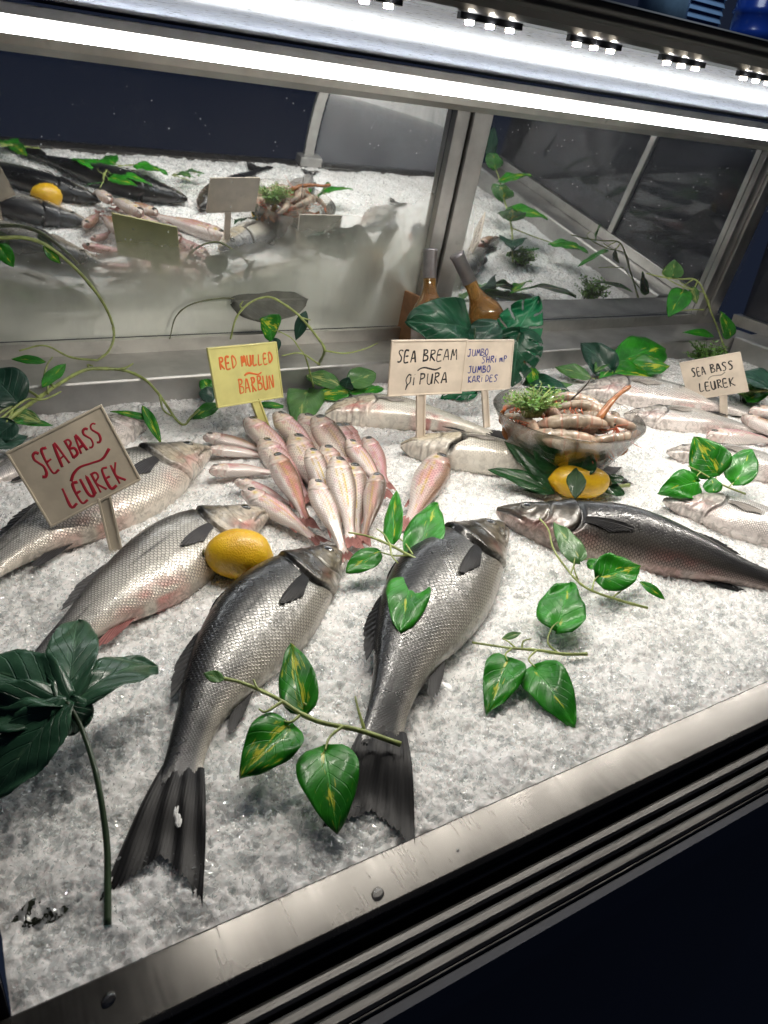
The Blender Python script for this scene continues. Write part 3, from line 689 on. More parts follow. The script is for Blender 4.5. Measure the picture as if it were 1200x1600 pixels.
        mesh_obj('eye', v, [q for q in grid_faces(len(rings), K, True)], EYE, root, True, uv=np.array(uvs))
        F = fins or FIN_DARK
        def finmesh(nm, base_pts, tip_pts, nrays, mat, jag=.06, rows=6, lift=None, par=None):
            M = nrays * 3 + 1; B, _ = catmull(base_pts, M); Tt, _ = catmull(tip_pts, M); v = []; uvs = []
            jg = 1 + rng.normal(0, jag, M) * (np.arange(M) % 3 != 0)
            for r_ in range(rows):
                u_ = r_ / (rows - 1)
                for k in range(M):
                    q_ = B[k] + (Tt[k] - B[k]) * u_ * (jg[k] if r_ == rows - 1 else 1.0)
                    rib = .00045 * (1 if k % 3 == 0 else -.4) * (1 - .4 * u_)
                    q_ = q_ + np.array((0, 0, rib)) + (lift(u_) if lift is not None else 0)
                    v.append(q_); uvs.append((u_, k / 3.0))
            return mesh_obj(nm, v, grid_faces(rows, M), mat, par or root, True, uv=np.array(uvs))
        def edge(s_, sg, k=1.0):                                     # point on the dorsal (+1) / ventral (-1) outline
            i = int(np.argmin(np.abs(ss - s_))); H = (hd if sg > 0 else hv)[i]
            return C[i] + D[i] * H * sg * k, D[i] * sg, T[i]
        def rayfin(nm, s0, s1, sg, h, sweep, mat, prof, nr):
            bp, tp = [], []
            for u_ in np.linspace(0, 1, 6):
                e, d_, t_ = edge(s0 + (s1 - s0) * u_, sg, .97); bp.append(e); k = np.interp(u_, np.linspace(0, 1, len(prof)), prof)
                q_ = e + (d_ * h + t_ * sweep) * k * SL; q_[2] = max(q_[2], .004); tp.append(q_)
            finmesh(nm, bp, tp, nr, mat)
        if 'dorsal' in fins_on: rayfin('dorsal_fin', .33, .52, 1, .005, .060, F, (.4, 1, 1, .8, .5, .2), 9)
        if 'soft' in fins_on: rayfin('rear_dorsal_fin', .56, .74, 1, .009, .085, F, (.5, 1, 1, .9, .8, .6), 11)
        if 'anal' in fins_on: rayfin('anal_fin', .68, .76, -1, .010, .105, FIN_RED if pink > .7 and spec == 'bass' else (fins or FIN_DARK), (.6, 1, 1, .9, .7, .5), 10)
        if 'pelvic' in fins_on: rayfin('pelvic_fin', .31, .34, -1, .004, .090, fins or FIN_DARK, (.7, 1, 1, .9, .8, .7), 6)
        if pect:
            i0 = hl + .012; bp, tp = [], []
            for u_ in np.linspace(-1, 1, 5):
                p, nn, t_, d_ = surf(i0 + .004 * abs(u_), -.012 + .013 * u_); bp.append(p + nn * .0008)
                p2, n2, _, _ = surf(i0 + .165 - .060 * abs(u_ - .35) ** 1.3, -.030 + .020 * u_); tp.append(p2 + n2 * (.0022 + .0008 * u_))
            finmesh('pectoral_fin', bp, tp, 9, FIN_PALE if pal in ('pale', 'bream') else F, .03, 6, lambda u_: np.array((0, 0, .002 * math.sin(u_ * PI))))
    # tail fin
    tl, fork, ang = tail
    if tl:
        M = 61; rows = 14; v = []; uvs = []; e = C[-1]; t_ = unit(T[-1]); d_ = D[-1]
        if aim is not None: t_ = unit(unit((at(*aim, .006) - e) * np.array((1, 1, 0)))); d_ = unit(D[-1] - t_ * (D[-1] @ t_))
        jag = 1 + rng.normal(0, .014, M); jag[::3] += .03
        hp = (hd[-1] + hv[-1]) / 2
        d_ = unit(d_ - np.array((0, 0, d_[2] * .6)))
        for r_ in range(rows):
            u_ = r_ / (rows - 1)
            for k in range(M):
                q_ = 2 * k / (M - 1) - 1; ln = tl * SL * (fork + (1 - fork) * abs(q_) ** 1.25) * (jag[k] if r_ > rows - 3 else 1)
                an = q_ * ang * .5; p = e - t_ * .050 * SL + d_ * hp * .95 * q_ + (t_ * math.cos(an * (1.0)) + d_ * math.sin(an) * 1.0) * ln * u_ + d_ * q_ * abs(q_) * .02 * SL * u_ * (1 - u_)
                rib = .0006 * (1 if k % 3 == 0 else -.35) * (.4 + .6 * math.sin(PI * min(1, u_ + .1)))
                ground = ice_z(p[0], p[1]) + .0055 + (tailz or 0)
                zf = e[2] + .0035 * SL / .36 * (1 - .3 * abs(q_)) * sm(u_, -.2, .1) + (max(float(ground), .0045) - e[2] - .0035 * SL / .36) * sm(u_, .25, .9)
                p = p.copy(); p[2] = zf + rib + .0008 * math.sin(k * .35 + u_ * 3); v.append(p); uvs.append((u_, k / 3.0))
        mesh_obj('tail_fin', v, grid_faces(rows, M), fins or FIN_DARK, root, True, uv=np.array(uvs))
    return root
GB = 'whole sea bass laid out on the ice'
A_ = fish('bass', [(540, 860), (490, 893), (440, 936), (395, 985), (355, 1042), (322, 1100), (297, 1160), (279, 1232)], -1,
     'dark sea bass with a white ice sliver on its forked tail, touching the whole lemon', GB, 'dark', roll=(.50, .12), tail=(.28, .70, .32), aim=(237, 1405), depth=1.0)
fish('bass', [(788, 822), (742, 856), (697, 905), (662, 960), (636, 1020), (616, 1080), (602, 1130), (596, 1172)], -1,
     'dark sea bass lying between two pothos sprigs with its ragged tail near the steel rail', GB, 'dark', roll=(.42, .15), tail=(.235, .76, .32), aim=(577, 1300), depth=1.03, tone=.82)
fish('bass', [(418, 800), (362, 822), (302, 851), (242, 892), (182, 935), (128, 978), (86, 1018), (58, 1060)], -1,
     'silver sea bass with dark head patch, lemon at its belly', GB, 'silver', roll=(.40, .2), tail=(.2, .6, .6), pink=.75, fins=FIN_GREY)
fish('bass', [(328, 702), (272, 724), (216, 752), (160, 782), (100, 815), (40, 850), (-20, 890), (-70, 925)], -1,
     'silver sea bass passing behind the stick of the big red-lettered sign', GB, 'silver', roll=(.35, .15), tail=(.2, .6, .6), pink=.5, fins=FIN_GREY, depth=1.0)
fish('bass', [(236, 655), (180, 672), (120, 695), (60, 718), (0, 742), (-60, 768)], -1,
     'sea bass farthest back by the steel ledge, mostly hidden by the big red-lettered sign', GB, 'pale', roll=.0, tail=(.2, .6, .6), pink=.3, fins=FIN_GREY, depth=1.05)
fish('bass', [(776, 797), (830, 812), (905, 828), (985, 842), (1060, 863), (1130, 886), (1200, 908), (1265, 930)], 1,
     'almost black sea bass lying head-on to another bass, in front of the leafy lemon', GB, 'black', roll=(.50, .4), tail=(.24, .6, .6), pink=.3, depth=.92)
fish('bass', [(1036, 782), (1100, 795), (1165, 815), (1235, 838), (1310, 862), (1390, 890)], 1,
     'pale pinkish sea bass just behind the almost black one, head below the pothos sprig', GB, 'pale', roll=.12, tail=(.2, .6, .6), pink=.6, fins=FIN_GREY, depth=1.05)
fish('bass', [(1042, 706), (1105, 714), (1175, 727), (1250, 744), (1330, 762)], 1,
     'pale sea bass with three pothos leaves standing before its head', GB, 'pale', roll=.1, tail=(.2, .6, .6), pink=.55, fins=FIN_GREY)
fish('bass', [(975, 648), (1030, 653), (1085, 658), (1140, 665), (1195, 674)], 1,
     'pale sea bass half hidden by the rim of the shrimp bowl', GB, 'pale', roll=.1, tail=(.2, .6, .6), pink=.5, fins=FIN_GREY)
fish('bass', [(903, 613), (955, 612), (1015, 618), (1080, 627), (1145, 640), (1190, 650)], 1,
     'rearmost pale sea bass in front of the leaf clump, under the small black-lettered sign', GB, 'pale', roll=.15, tail=(.2, .6, .6), pink=.7, fins=FIN_GREY)
GD = 'sea breams laid behind the mullet pile'
fish('bream', [(508, 648), (560, 644), (620, 647), (680, 656), (735, 668), (775, 680)], 1,
     'silvery sea bream lying behind the sign stick with a red blotch on its side', GD, 'bream', roll=.05, tail=(.22, .6, .6), pink=.85, skin=BREAM, fins=FIN_GREY, depth=.78, name='sea_bream')
fish('bream', [(626, 696), (690, 704), (750, 711), (815, 720), (880, 728), (940, 735)], 1,
     'yellowish sea bream with a dark open gill slit, tail behind the leafy lemon', GD, 'bream', roll=-.05, tail=(.2, .6, .6), skin=BREAM, fins=FIN_GREY, depth=.72, gash=.02, name='sea_bream', sink=.8)

# ---- red mullets: head px, tail-base px, height above the ice, dorsal side, roll, label, look
GM = 'red mullets piled beside the yellow sign'
brown = dict(back=(.11, .075, .055), side=(.36, .25, .20), yellow=.25, red=.2)
pinkm = dict(back=(.42, .22, .19), side=(.74, .50, .51), yellow=.35, red=.45, belly=-.15)
white = dict(back=(.24, .17, .13), side=(.76, .68, .62), yellow=1.0, red=.25, belly=-.3)
mix_ = dict(back=(.26, .15, .10), side=(.68, .50, .46), yellow=.85, red=.40, belly=-.2)
ML = [
 ((317, 683), (418, 706), .014, 1, .2, 'brown red mullet at the outer upper edge of the fan, nearest the yellow sign stick', brown),
 ((325, 703), (425, 716), .012, 1, -.1, 'slim pink mullet just below the brown one at the edge of the fan', pinkm),
 ((327, 736), (440, 740), .016, 1, .0, 'pale pink mullet pointing straight at a silver bass head', pinkm),
 ((367, 752), (456, 790), .014, 1, .1, 'small pink mullet half covered by a paler neighbour on the lower edge of the fan', pinkm),
 ((378, 768), (492, 842), .020, 1, .25, 'lowest mullet of the fan, snout against the silver bass with the lemon', mix_),
 ((382, 657), (466, 735), .020, 1, .1, 'pink and white mullet whose head is below the yellow sign', pinkm),
 ((428, 648), (500, 722), .022, 1, .1, 'pink scaled mullet heading the fan beside the hanging vine leaf', pinkm),
 ((470, 652), (528, 740), .012, 1, .1, 'pink mullet wedged deep between the two topmost heads', pinkm),
 ((490, 655), (560, 752), .024, 1, .3, 'long thin brown mullet slanting over the top of the pile', brown),
 ((532, 667), (560, 760), .012, 1, .3, 'rosy mullet mostly hidden behind the thin brown one', pinkm),
 ((541, 690), (600, 768), .030, 1, .1, 'plump white and rose mullet on the far flank of the pile', mix_),
 ((570, 686), (602, 756), .012, 1, .4, 'red mullet lying outermost on the bream side, showing a rosy back', pinkm),
 ((426, 712), (478, 812), .034, 1, .35, 'rusty backed mullet in the middle of the fan with a silvery head', dict(back=(.20, .09, .05), side=(.45, .22, .14), yellow=.4, red=.4)),
 ((482, 704), (520, 800), .038, 1, .2, 'white bellied mullet with a yellow line, left of two alike in the centre'.replace('left of two alike', 'thinner of two alike'), white),
 ((505, 700), (540, 800), .026, 1, .2, 'mullet whose silver head peeps out behind the one with the boldest yellow line', mix_),
 ((522, 718), (548, 842), .045, 1, .05, 'mullet with the boldest yellow line, lying on top of the pile', white),
 ((487, 752), (538, 866), .048, 1, .05, 'chubby silvery mullet lying foremost on the pile above the dark bass head', dict(white, yellow=.6)),
 ((405, 690), (478, 778), .012, 1, .1, 'slim pink mullet sunk between the pink and white one and the rusty backed one', pinkm),
 ((455, 684), (512, 790), .016, 1, .15, 'mullet filling the hollow behind the thinner yellow lined one', mix_),
 ((548, 728), (556, 838), .022, 1, .2, 'pale mullet squeezed between the boldest yellow lined one and the foremost corner', white),
 ((520, 668), (552, 780), .014, 1, .2, 'deepest mullet of the pile, a strip of rose side between two heads', pinkm),
 ((588, 742), (569, 838), .034, 1, .45, 'brownish mullet standing out at the foremost corner of the pile with a clear eye', dict(brown, side=(.45, .28, .20), yellow=.6, belly=-.2)),
]
for (h, t, z, d, roll, lab, look) in ML:
    mx_, my_ = (h[0] + t[0]) / 2, (h[1] + t[1]) / 2; nx, ny = -(t[1] - h[1]) * .03, (t[0] - h[0]) * .03
    fish('mullet', [h, (mx_ - nx, my_ - ny), t], d, lab, GM, z=z, zs=[z * 1.1 + .006, z * 1.0, max(.009, z * .55)], roll=roll, skin=MULLET, fins=FIN_PINK, tail=(.2, .6, .6), name='red_mullet', NS=96, NT=52,
         stripe=look, fins_on=('anal',), pect=False, depth=1.0, girth=.92, tailz=max(.0, z * .3))
fish('mullet', [(686, 716), (668, 755), (640, 815)], 1, 'red mullet lying alone between the pile and the bream', GM, z=.016, zs=[.018, .016, .010], roll=.15, skin=MULLET, fins=FIN_PINK, tail=(.22, .6, .6),
     name='red_mullet', NS=96, NT=52, stripe=dict(mix_, yellow=.9), fins_on=('anal',), pect=False, depth=1.05)
for (h, t, z, lab, look) in [((1158, 652), (1262, 700), .022, 'brownish mullet with a tan head lying across the others below the small sign', brown), ((1170, 643), (1280, 660), .018, 'tan red mullet behind the brownish one near the small sign', brown),
                       ((1104, 683), (1215, 690), .012, 'pale pink red mullet stretched in front of the half hidden bass', pinkm)]:
    fish('mullet', [h, ((h[0] + t[0]) / 2, (h[1] + t[1]) / 2 - 3), t], 1, lab, 'red mullets at the far end of the bed', z=z, zs=[z, z, z * .6], roll=.2, skin=MULLET, fins=FIN_PINK, tail=(.2, .6, .6), name='red_mullet', NS=70, NT=40,
         stripe=dict(look, side=(.5, .34, .24)) if look is brown else look, fins_on=(), pect=False)
# ice sliver on the tail of the first bass
c = at(278, 1275, .010); d_ = unit(at(281, 1292, .010) - at(276, 1258, .010))
t_ = NT('white_ice_chip'); t_.set(Base_Color=(.86, .86, .84), Roughness=.35, Normal=t_.bump(t_.noise(t_.coord(), 300, 3), .5, .002))
mb = MB(); pp = [c + d_ * (k - 3.5) * .0026 + np.array((.0007 * math.sin(k * 1.7), 0, 0)) for k in range(8)]; mb.tube(pp, [.0014, .0027, .0028, .0023, .0028, .0026, .0024, .0010], 7, .6)
tag(mb.build('ice_sliver', t_.m, None, False, tuple(c)), 'small white sliver of ice lying on the dark forked tail', 'ice sliver')

# ------------------------------------------------------------------ lemons
def lemon_mat():
    t = NT('lemon_peel'); c = t.coord(); v = t.voro(c, 620); n = t.noise(c, 28, 4)
    base = t.mix(t.ramp(n, .3, .7), (.66, .38, .009), (.80, .51, .016)); base = t.mix(t.ramp(t.noise(c, 60, 4), .62, .75, 0, .5), base, (.50, .25, .02))
    h = t.math('ADD', v, t.math('MULTIPLY', n, 2.0)); t.set(Base_Color=base, Roughness=.36, Coat_Weight=.3, Coat_Roughness=.2, Subsurface_Weight=.06, Normal=t.bump(h, .28, .0016)); return t.m
LEMON = lemon_mat()
def lemon(c, ax, a, r, label, stemcap=True):
    c = np.asarray(c); ax = unit(ax); root = empty('lemon', (c[0], c[1], 0), label, 'lemon', 'whole lemons set among the fish')
    prof = []
    for u in np.linspace(0, 1, 34):
        t = -1 + 2 * u; rr = r * max(0, 1 - abs(t) ** 2.3) ** .55; z = t * a
        if t > .86: rr = max(rr, r * .20 * math.sqrt(max(0, (1.0 - t) / .14)))
        if t > .93: z = a * (.93 + (t - .93) * 2.0)
        prof.append((max(rr, .0002), z))
    mb = MB(); mb.lathe(prof, c, ax, 44); V = np.array(mb.v); nz = (vnoise(V[:, 0] * 60, V[:, 1] * 60 + V[:, 2] * 40, 3) - .5) * .0022; V += (V - c) / np.linalg.norm(V - c, axis=1)[:, None] * nz[:, None]; mb.v = V.tolist(); mb.build('peel', LEMON, root, True)
    if stemcap:
        mb = MB(); mb.lathe([(.0042, -a - .0004), (.0034, -a - .0018), (.0012, -a - .0022)], c, ax, 14); mb.build('stem_scar', plain('stem_scar', (.12, .11, .03), .6), root, True)
lc_ = at(373, 866, .030)
lemon(lc_, at(430, 862, .030) - at(318, 858, .034), .0345, .0262, 'yellow lemon resting between a silver bass belly and a dark bass back')
lc2 = at(906, 752, .026)
lemon(lc2, at(862, 748, .030) - at(950, 754, .030), .043, .024, 'yellow lemon with dark leaves around it behind the almost black bass')

# ------------------------------------------------------------------ leaves and sprigs
def leaf_shape(kind):
    def heart(t): return (np.sin(PI * np.clip(t, 0, 1) ** .58) ** .80)
    def lance(t): return np.sin(PI * np.clip(t, 0, 1) ** .85) ** .9
    def palm(t): return (.30 + .70 * np.sin(PI * np.clip(t, 0, 1) ** .9)) * np.clip((1.0 - t) / .10, 0, 1) ** .55 * (1 - .055 * ((t * 15) % 1))
    return dict(palm=(palm, .0), heart=(heart, .11), lance=(lance, .0), oval=(lambda t: np.sin(PI * t ** .8) ** .65, .04))[kind]
def leaf(parent, base, tip, width, mat, kind='heart', face=.5, fold=.22, curl=.10, roll=0.0, name='leaf', nt=20, nw=13, slits=0, wave=.03, top=None):
    base, tip = np.asarray(base, float), np.asarray(tip, float); ax = tip - base; L = np.linalg.norm(ax); ax = ax / L
    toc = unit(CAM - (base + tip) / 2); nrm = unit(toc * face + np.array((0, 0, 1.)) * (1 - face)) if top is None else unit(top)
    nrm = unit(nrm - ax * (nrm @ ax)); lat = np.cross(nrm, ax)
    if roll: nrm, lat = nrm * math.cos(roll) + lat * math.sin(roll), lat * math.cos(roll) - nrm * math.sin(roll)
    fold = fold * rng.uniform(.6, 1.25); curl = curl * rng.uniform(.3, 1.9); wave = wave * rng.uniform(.8, 2.4)
    f, lobe = leaf_shape(kind); ts = np.linspace(0, 1, nt); ws = np.linspace(-1, 1, nw); v = []; uvs = []; ph = rng.uniform(0, 6)
    fm = max(f(np.linspace(0, 1, 60)))
    for t in ts:
        hw = f(np.array(t)) / fm * width / 2
        for q in ws:
            x = t * L - lobe * L * abs(q) ** 1.6 * (1 - t) ** 2.2
            y = q * hw
            z = fold * abs(y) + (-curl * L * (t - .45) ** 2 * 1.6) + wave * width * (math.sin(q * 4 + t * 7 + ph) + .6 * math.sin(t * 17 + q * 5 + 2 * ph)) * abs(q) - .10 * width * q * q * (1 if fold > .3 else .4)
            v.append(base + ax * x + lat * y + nrm * z); uvs.append((t, q))
    faces = grid_faces(nt, nw)
    if slits:
        keep = []
        for (a, b, c, d) in faces:
            t = (a // nw) / (nt - 1); q = ((a % nw) + .5) / (nw - 1) * 2 - 1
            k = t * slits - abs(q) * 1.1; cut = abs(q) > .34 and (k % 1.0) < .16 and .12 < t < .92
            if not cut: keep.append((a, b, c, d))
        faces = keep
    o = mesh_obj(name, v, faces, mat, parent, True, uv=np.array(uvs))
    sd = o.modifiers.new('thickness', 'SOLIDIFY'); sd.thickness = .00035; sd.offset = -1
    return o
def sprig(name, label, cat, stems, leaves, group=None, stem_mat=STEM, rad=.0016, mat=POTHOS):
    """stems: lists of (px, py, z) or 3-d points; leaves: dict(b=(px,py,z), t=(px,py,z), w=px width, ...)"""
    g = lambda p: at(*p) if not isinstance(p, np.ndarray) else p
    b0 = g(stems[0][0] if stems else leaves[0]['b']).copy()
    root = empty(name, (b0[0], b0[1], max(0, b0[2] - .005)), label, cat, group)
    if stems:
        mb = MB()
        for i, s in enumerate(stems):
            P, L = catmull([g(p) for p in s], max(14, 7 * len(s))); n = len(P)
            r = rad * (1.0 if i == 0 else .62) * (1 - .45 * np.linspace(0, 1, n)) * (1 + .20 * (rng.random(n) > .85))
            mb.tube(P, r, 7)
        mb.build('stem', stem_mat, root, True)
    for lf in leaves:
        b, t = g(lf['b']), g(lf['t'])
        leaf(root, b, t, px2m(lf['w'], (b + t) / 2), lf.get('m', mat), lf.get('k', 'heart'), lf.get('face', .55), lf.get('fold', .22), lf.get('curl', .12), lf.get('roll', 0), slits=lf.get('s', 0), nt=lf.get('nt', 20), nw=lf.get('nw', 13))
    return root
GP = 'pothos sprigs scattered over the ice'
sprig('pothos_sprig', 'three-leaved pothos sprig with a thick cut stem lying across two dark bass', 'leaf sprig',
      [[(626, 1163, .022), (560, 1141, .030), (490, 1125, .038), (430, 1090, .046), (375, 1066, .050), (322, 1056, .050)], [(570, 1142, .028), (560, 1110, .036), (555, 1088, .040)], [(478, 1118, .038), (480, 1104, .042), (474, 1098, .044)], [(470, 1116, .04), (455, 1128, .04), (440, 1126, .038)], [(535, 1135, .034), (515, 1152, .034), (508, 1172, .033)], [(430, 1090, .046), (405, 1078, .052), (396, 1062, .054)], [(440, 1097, .046), (415, 1112, .046), (405, 1108, .044)]],
      [dict(b=(472, 1102, .044), t=(452, 1000, .050), w=62, face=.7, roll=.25), dict(b=(450, 1133, .038), t=(376, 1212, .030), w=86, face=.5), dict(b=(507, 1170, .034), t=(527, 1296, .020), w=100, face=.6, fold=.15),
       dict(b=(350, 1062, .052), t=(318, 1052, .055), w=20, m=POTHOS_PALE, k='lance')], GP, rad=.0022)
sprig('pothos_sprig', 'four-leaved pothos sprig lying over the shoulder of the bass nearest the black one', 'leaf sprig',
      [[(702, 889, .050), (670, 882, .052), (640, 868, .054), (610, 852, .054), (575, 838, .05), (545, 832, .045)], [(650, 874, .053), (632, 848, .054), (615, 836, .054)], [(690, 886, .05), (672, 870, .052), (657, 858, .054)], [(640, 868, .054), (615, 868, .048), (592, 862, .04)], [(660, 880, .052), (652, 888, .05), (646, 896, .05)], [(610, 852, .054), (600, 835, .056), (588, 826, .055)], [(610, 852, .054), (612, 868, .054), (622, 880, .054)]],
      [dict(b=(614, 840, .054), t=(618, 764, .070), w=34, roll=.5), dict(b=(653, 862, .053), t=(686, 774, .07), w=60, face=.7, fold=.12), dict(b=(594, 861, .042), t=(541, 892, .030), w=38, k='oval', fold=.1), dict(b=(644, 893, .05), t=(628, 980, .046), w=70, k='oval', face=.6, fold=.22)], GP, rad=.0018)
sprig('pothos_sprig', 'pothos sprig with light leaves and white buds in front of the almost black bass', 'leaf sprig',
      [[(1012, 950, .010), (965, 937, .014), (915, 918, .022), (885, 888, .030), (865, 858, .040), (857, 828, .046), (843, 810, .05)], [(905, 912, .022), (897, 888, .034), (898, 872, .04)], [(925, 922, .02), (930, 905, .026), (942, 896, .03)], [(955, 935, .014), (972, 922, .02), (990, 905, .024)], [(892, 895, .028), (900, 880, .034), (922, 872, .034)]],
      [dict(b=(904, 872, .040), t=(866, 815, .055), w=40, face=.6, roll=-.2, m=POTHOS_PALE), dict(b=(940, 900, .030), t=(1004, 882, .034), w=62, face=.7, m=POTHOS), dict(b=(922, 884, .03), t=(946, 876, .03), w=22, face=.4), dict(b=(1000, 908, .02), t=(1040, 936, .012), w=16, k='lance')], GP, rad=.0016)
sprig('pothos_sprig', 'pothos sprig lying free on bare ice, two heart leaves hanging towards the rail', 'leaf sprig',
      [[(917, 1022, .010), (880, 1022, .012), (840, 1016, .014), (800, 1013, .014), (765, 1008, .012), (738, 1004, .008)], [(872, 1021, .012), (856, 1004, .018), (862, 982, .024), (872, 972, .026)], [(838, 1016, .014), (826, 1030, .015), (836, 1042, .016)], [(800, 1013, .014), (790, 1022, .015), (793, 1032, .015)], [(815, 1014, .014), (818, 1002, .018), (830, 998, .02)], [(806, 1013, .014), (795, 1003, .016), (785, 998, .016)]],
      [dict(b=(872, 975, .026), t=(893, 903, .032), w=74, face=.6, fold=.15), dict(b=(796, 1030, .016), t=(763, 1110, .008), w=64, face=.5, fold=.3), dict(b=(836, 1042, .016), t=(899, 1130, .008), w=76, face=.55, fold=.18), dict(b=(785, 998, .016), t=(815, 988, .018), w=12, k='lance', m=POTHOS_PALE)], GP, rad=.0018)
sprig('pothos_sprig', 'four-leaved pothos sprig standing at the heads of two pale bass', 'leaf sprig',
      [[(1165, 772, .03), (1130, 758, .036), (1095, 738, .045), (1075, 728, .05)], [(1118, 750, .04), (1120, 735, .05), (1118, 728, .054)], [(1095, 738, .045), (1090, 742, .046), (1088, 748, .046)], [(1140, 760, .036), (1150, 750, .04), (1152, 742, .045)]],
      [dict(b=(1120, 737, .05), t=(1084, 682, .085), w=62, face=.85, fold=.12, m=POTHOS), dict(b=(1091, 752, .046), t=(1033, 767, .035), w=52, face=.8, fold=.12), dict(b=(1150, 748, .045), t=(1177, 696, .075), w=48, face=.85, fold=.15), dict(b=(1114, 768, .036), t=(1112, 744, .05), w=28, face=.8)], GP, rad=.0016)
# clump of variegated leaves on the back ledge side
sprig('pothos_clump', 'clump of large variegated leaves against the back ledge behind the rearmost bass', 'leaf clump',
      [[(935, 595, .012), (950, 580, .03), (965, 572, .035)], [(935, 590, .02), (955, 560, .03), (985, 555, .04)], [(930, 592, .015), (900, 585, .02), (880, 578, .02)]],
      [dict(b=(955, 577, .035), t=(908, 534, .075), w=48, m=DARKLEAF, face=.7), dict(b=(972, 560, .045), t=(1050, 536, .060), w=62, k='oval', m=POTHOS, face=.7, fold=.1), dict(b=(960, 582, .03), t=(1030, 590, .015), w=48, m=POTHOS, face=.6), dict(b=(985, 572, .03), t=(1048, 570, .04), w=40, k='lance', m=POTHOS), dict(b=(925, 590, .02), t=(868, 572, .03), w=26, k='lance', m=POTHOS_PALE), dict(b=(960, 580, .03), t=(940, 600, .01), w=30, k='oval', m=POTHOS), dict(b=(930, 580, .03), t=(957, 548, .06), w=22, k='lance', m=POTHOS_PALE)], 'greenery along the back ledge')
vy = 1.09
sprig('pothos_vine', 'thin pothos vine climbing the corner post with curly pale tendrils', 'vine',
      [[at_y(1138, 560, vy), at_y(1120, 510, vy), at_y(1108, 480, vy), at_y(1096, 448, vy), at_y(1084, 436, vy), at_y(1062, 436, vy), at_y(1035, 433, vy), at_y(1010, 427, vy)], [at_y(1112, 490, vy), at_y(1102, 460, vy), at_y(1078, 450, vy), at_y(1062, 440, vy)], [at_y(1130, 520, vy), at_y(1125, 500, vy - .02), at_y(1128, 490, vy - .02)], [at_y(1084, 436, vy), at_y(1070, 446, vy), at_y(1066, 458, vy)], [at_y(1100, 484, vy), at_y(1080, 484, vy), at_y(1060, 486, vy)], [at_y(1090, 440, vy), at_y(1080, 452, vy), at_y(1050, 440, vy), at_y(1035, 428, vy), at_y(1040, 420, vy)]],
      [dict(b=at_y(1068, 455, vy), t=at_y(1045, 494, vy - .02), w=36, face=.9), dict(b=at_y(1050, 432, vy), t=at_y(1054, 406, vy), w=32, face=.9, m=POTHOS_PALE), dict(b=at_y(1142, 526, vy), t=at_y(1128, 489, vy), w=22, face=.8), dict(b=at_y(1120, 524, vy), t=at_y(1072, 516, vy - .02), w=14, k='lance', face=.7), dict(b=at_y(1082, 452, vy), t=at_y(1090, 476, vy), w=14, face=.8, m=POTHOS_PALE)], 'greenery along the back ledge', rad=.0024, stem_mat=STEM)
sprig('pothos_vine', 'pothos vine with one big leaf arching over the steel ledge behind the red-lettered sign', 'vine',
      [[(-25, 690, .03), (20, 650, .05), (60, 622, .055), (95, 598, .06), (130, 579, .065), (160, 576, .065), (195, 579, .06), (225, 592, .05), (245, 612, .04), (262, 636, .025), (275, 655, .012), (288, 664, .006), (298, 652, .012), (312, 640, .02)],
       [(0, 655, .05), (40, 625, .06), (60, 625, .06), (75, 622, .06), (95, 612, .06)], [(85, 605, .06), (70, 590, .065), (74, 570, .07), (82, 558, .07)], [(-10, 650, .05), (20, 636, .055), (10, 660, .05)], [(75, 615, .06), (74, 600, .062), (68, 592, .065)], [(250, 620, .035), (255, 640, .03), (268, 650, .025)], [(140, 577, .065), (137, 570, .067), (145, 572, .067)], [(180, 577, .064), (195, 575, .066), (208, 568, .068)], [(60, 620, .06), (30, 600, .06), (10, 575, .06)]],
      [dict(b=(28, 628, .055), t=(-22, 576, .090), w=74, k='oval', face=.7, m=DARKLEAF), dict(b=(66, 604, .065), t=(103, 567, .075), w=22, k='lance', m=POTHOS), dict(b=(72, 565, .07), t=(18, 560, .075), w=16, k='lance'), dict(b=(22, 660, .05), t=(-15, 690, .03), w=44, k='oval', m=DARKLEAF), dict(b=(20, 658, .045), t=(86, 662, .03), w=14, k='lance', m=POTHOS), dict(b=(15, 645, .05), t=(64, 658, .04), w=28, k='oval', m=POTHOS_PALE), dict(b=(-10, 700, .03), t=(45, 678, .03), w=26, k='lance', m=DARKLEAF)], 'greenery along the back ledge', rad=.0032, stem_mat=STEM)
sprig('leaf_pair', 'two narrow green leaves draped over the bass head behind the red-lettered sign', 'leaf pair', [],
      [dict(b=(238, 655, .030), t=(172, 640, .040), w=15, k='lance', face=.3), dict(b=(222, 632, .045), t=(252, 692, .010), w=18, k='lance', face=.5, m=POTHOS)], 'greenery along the back ledge')
vy = 1.12
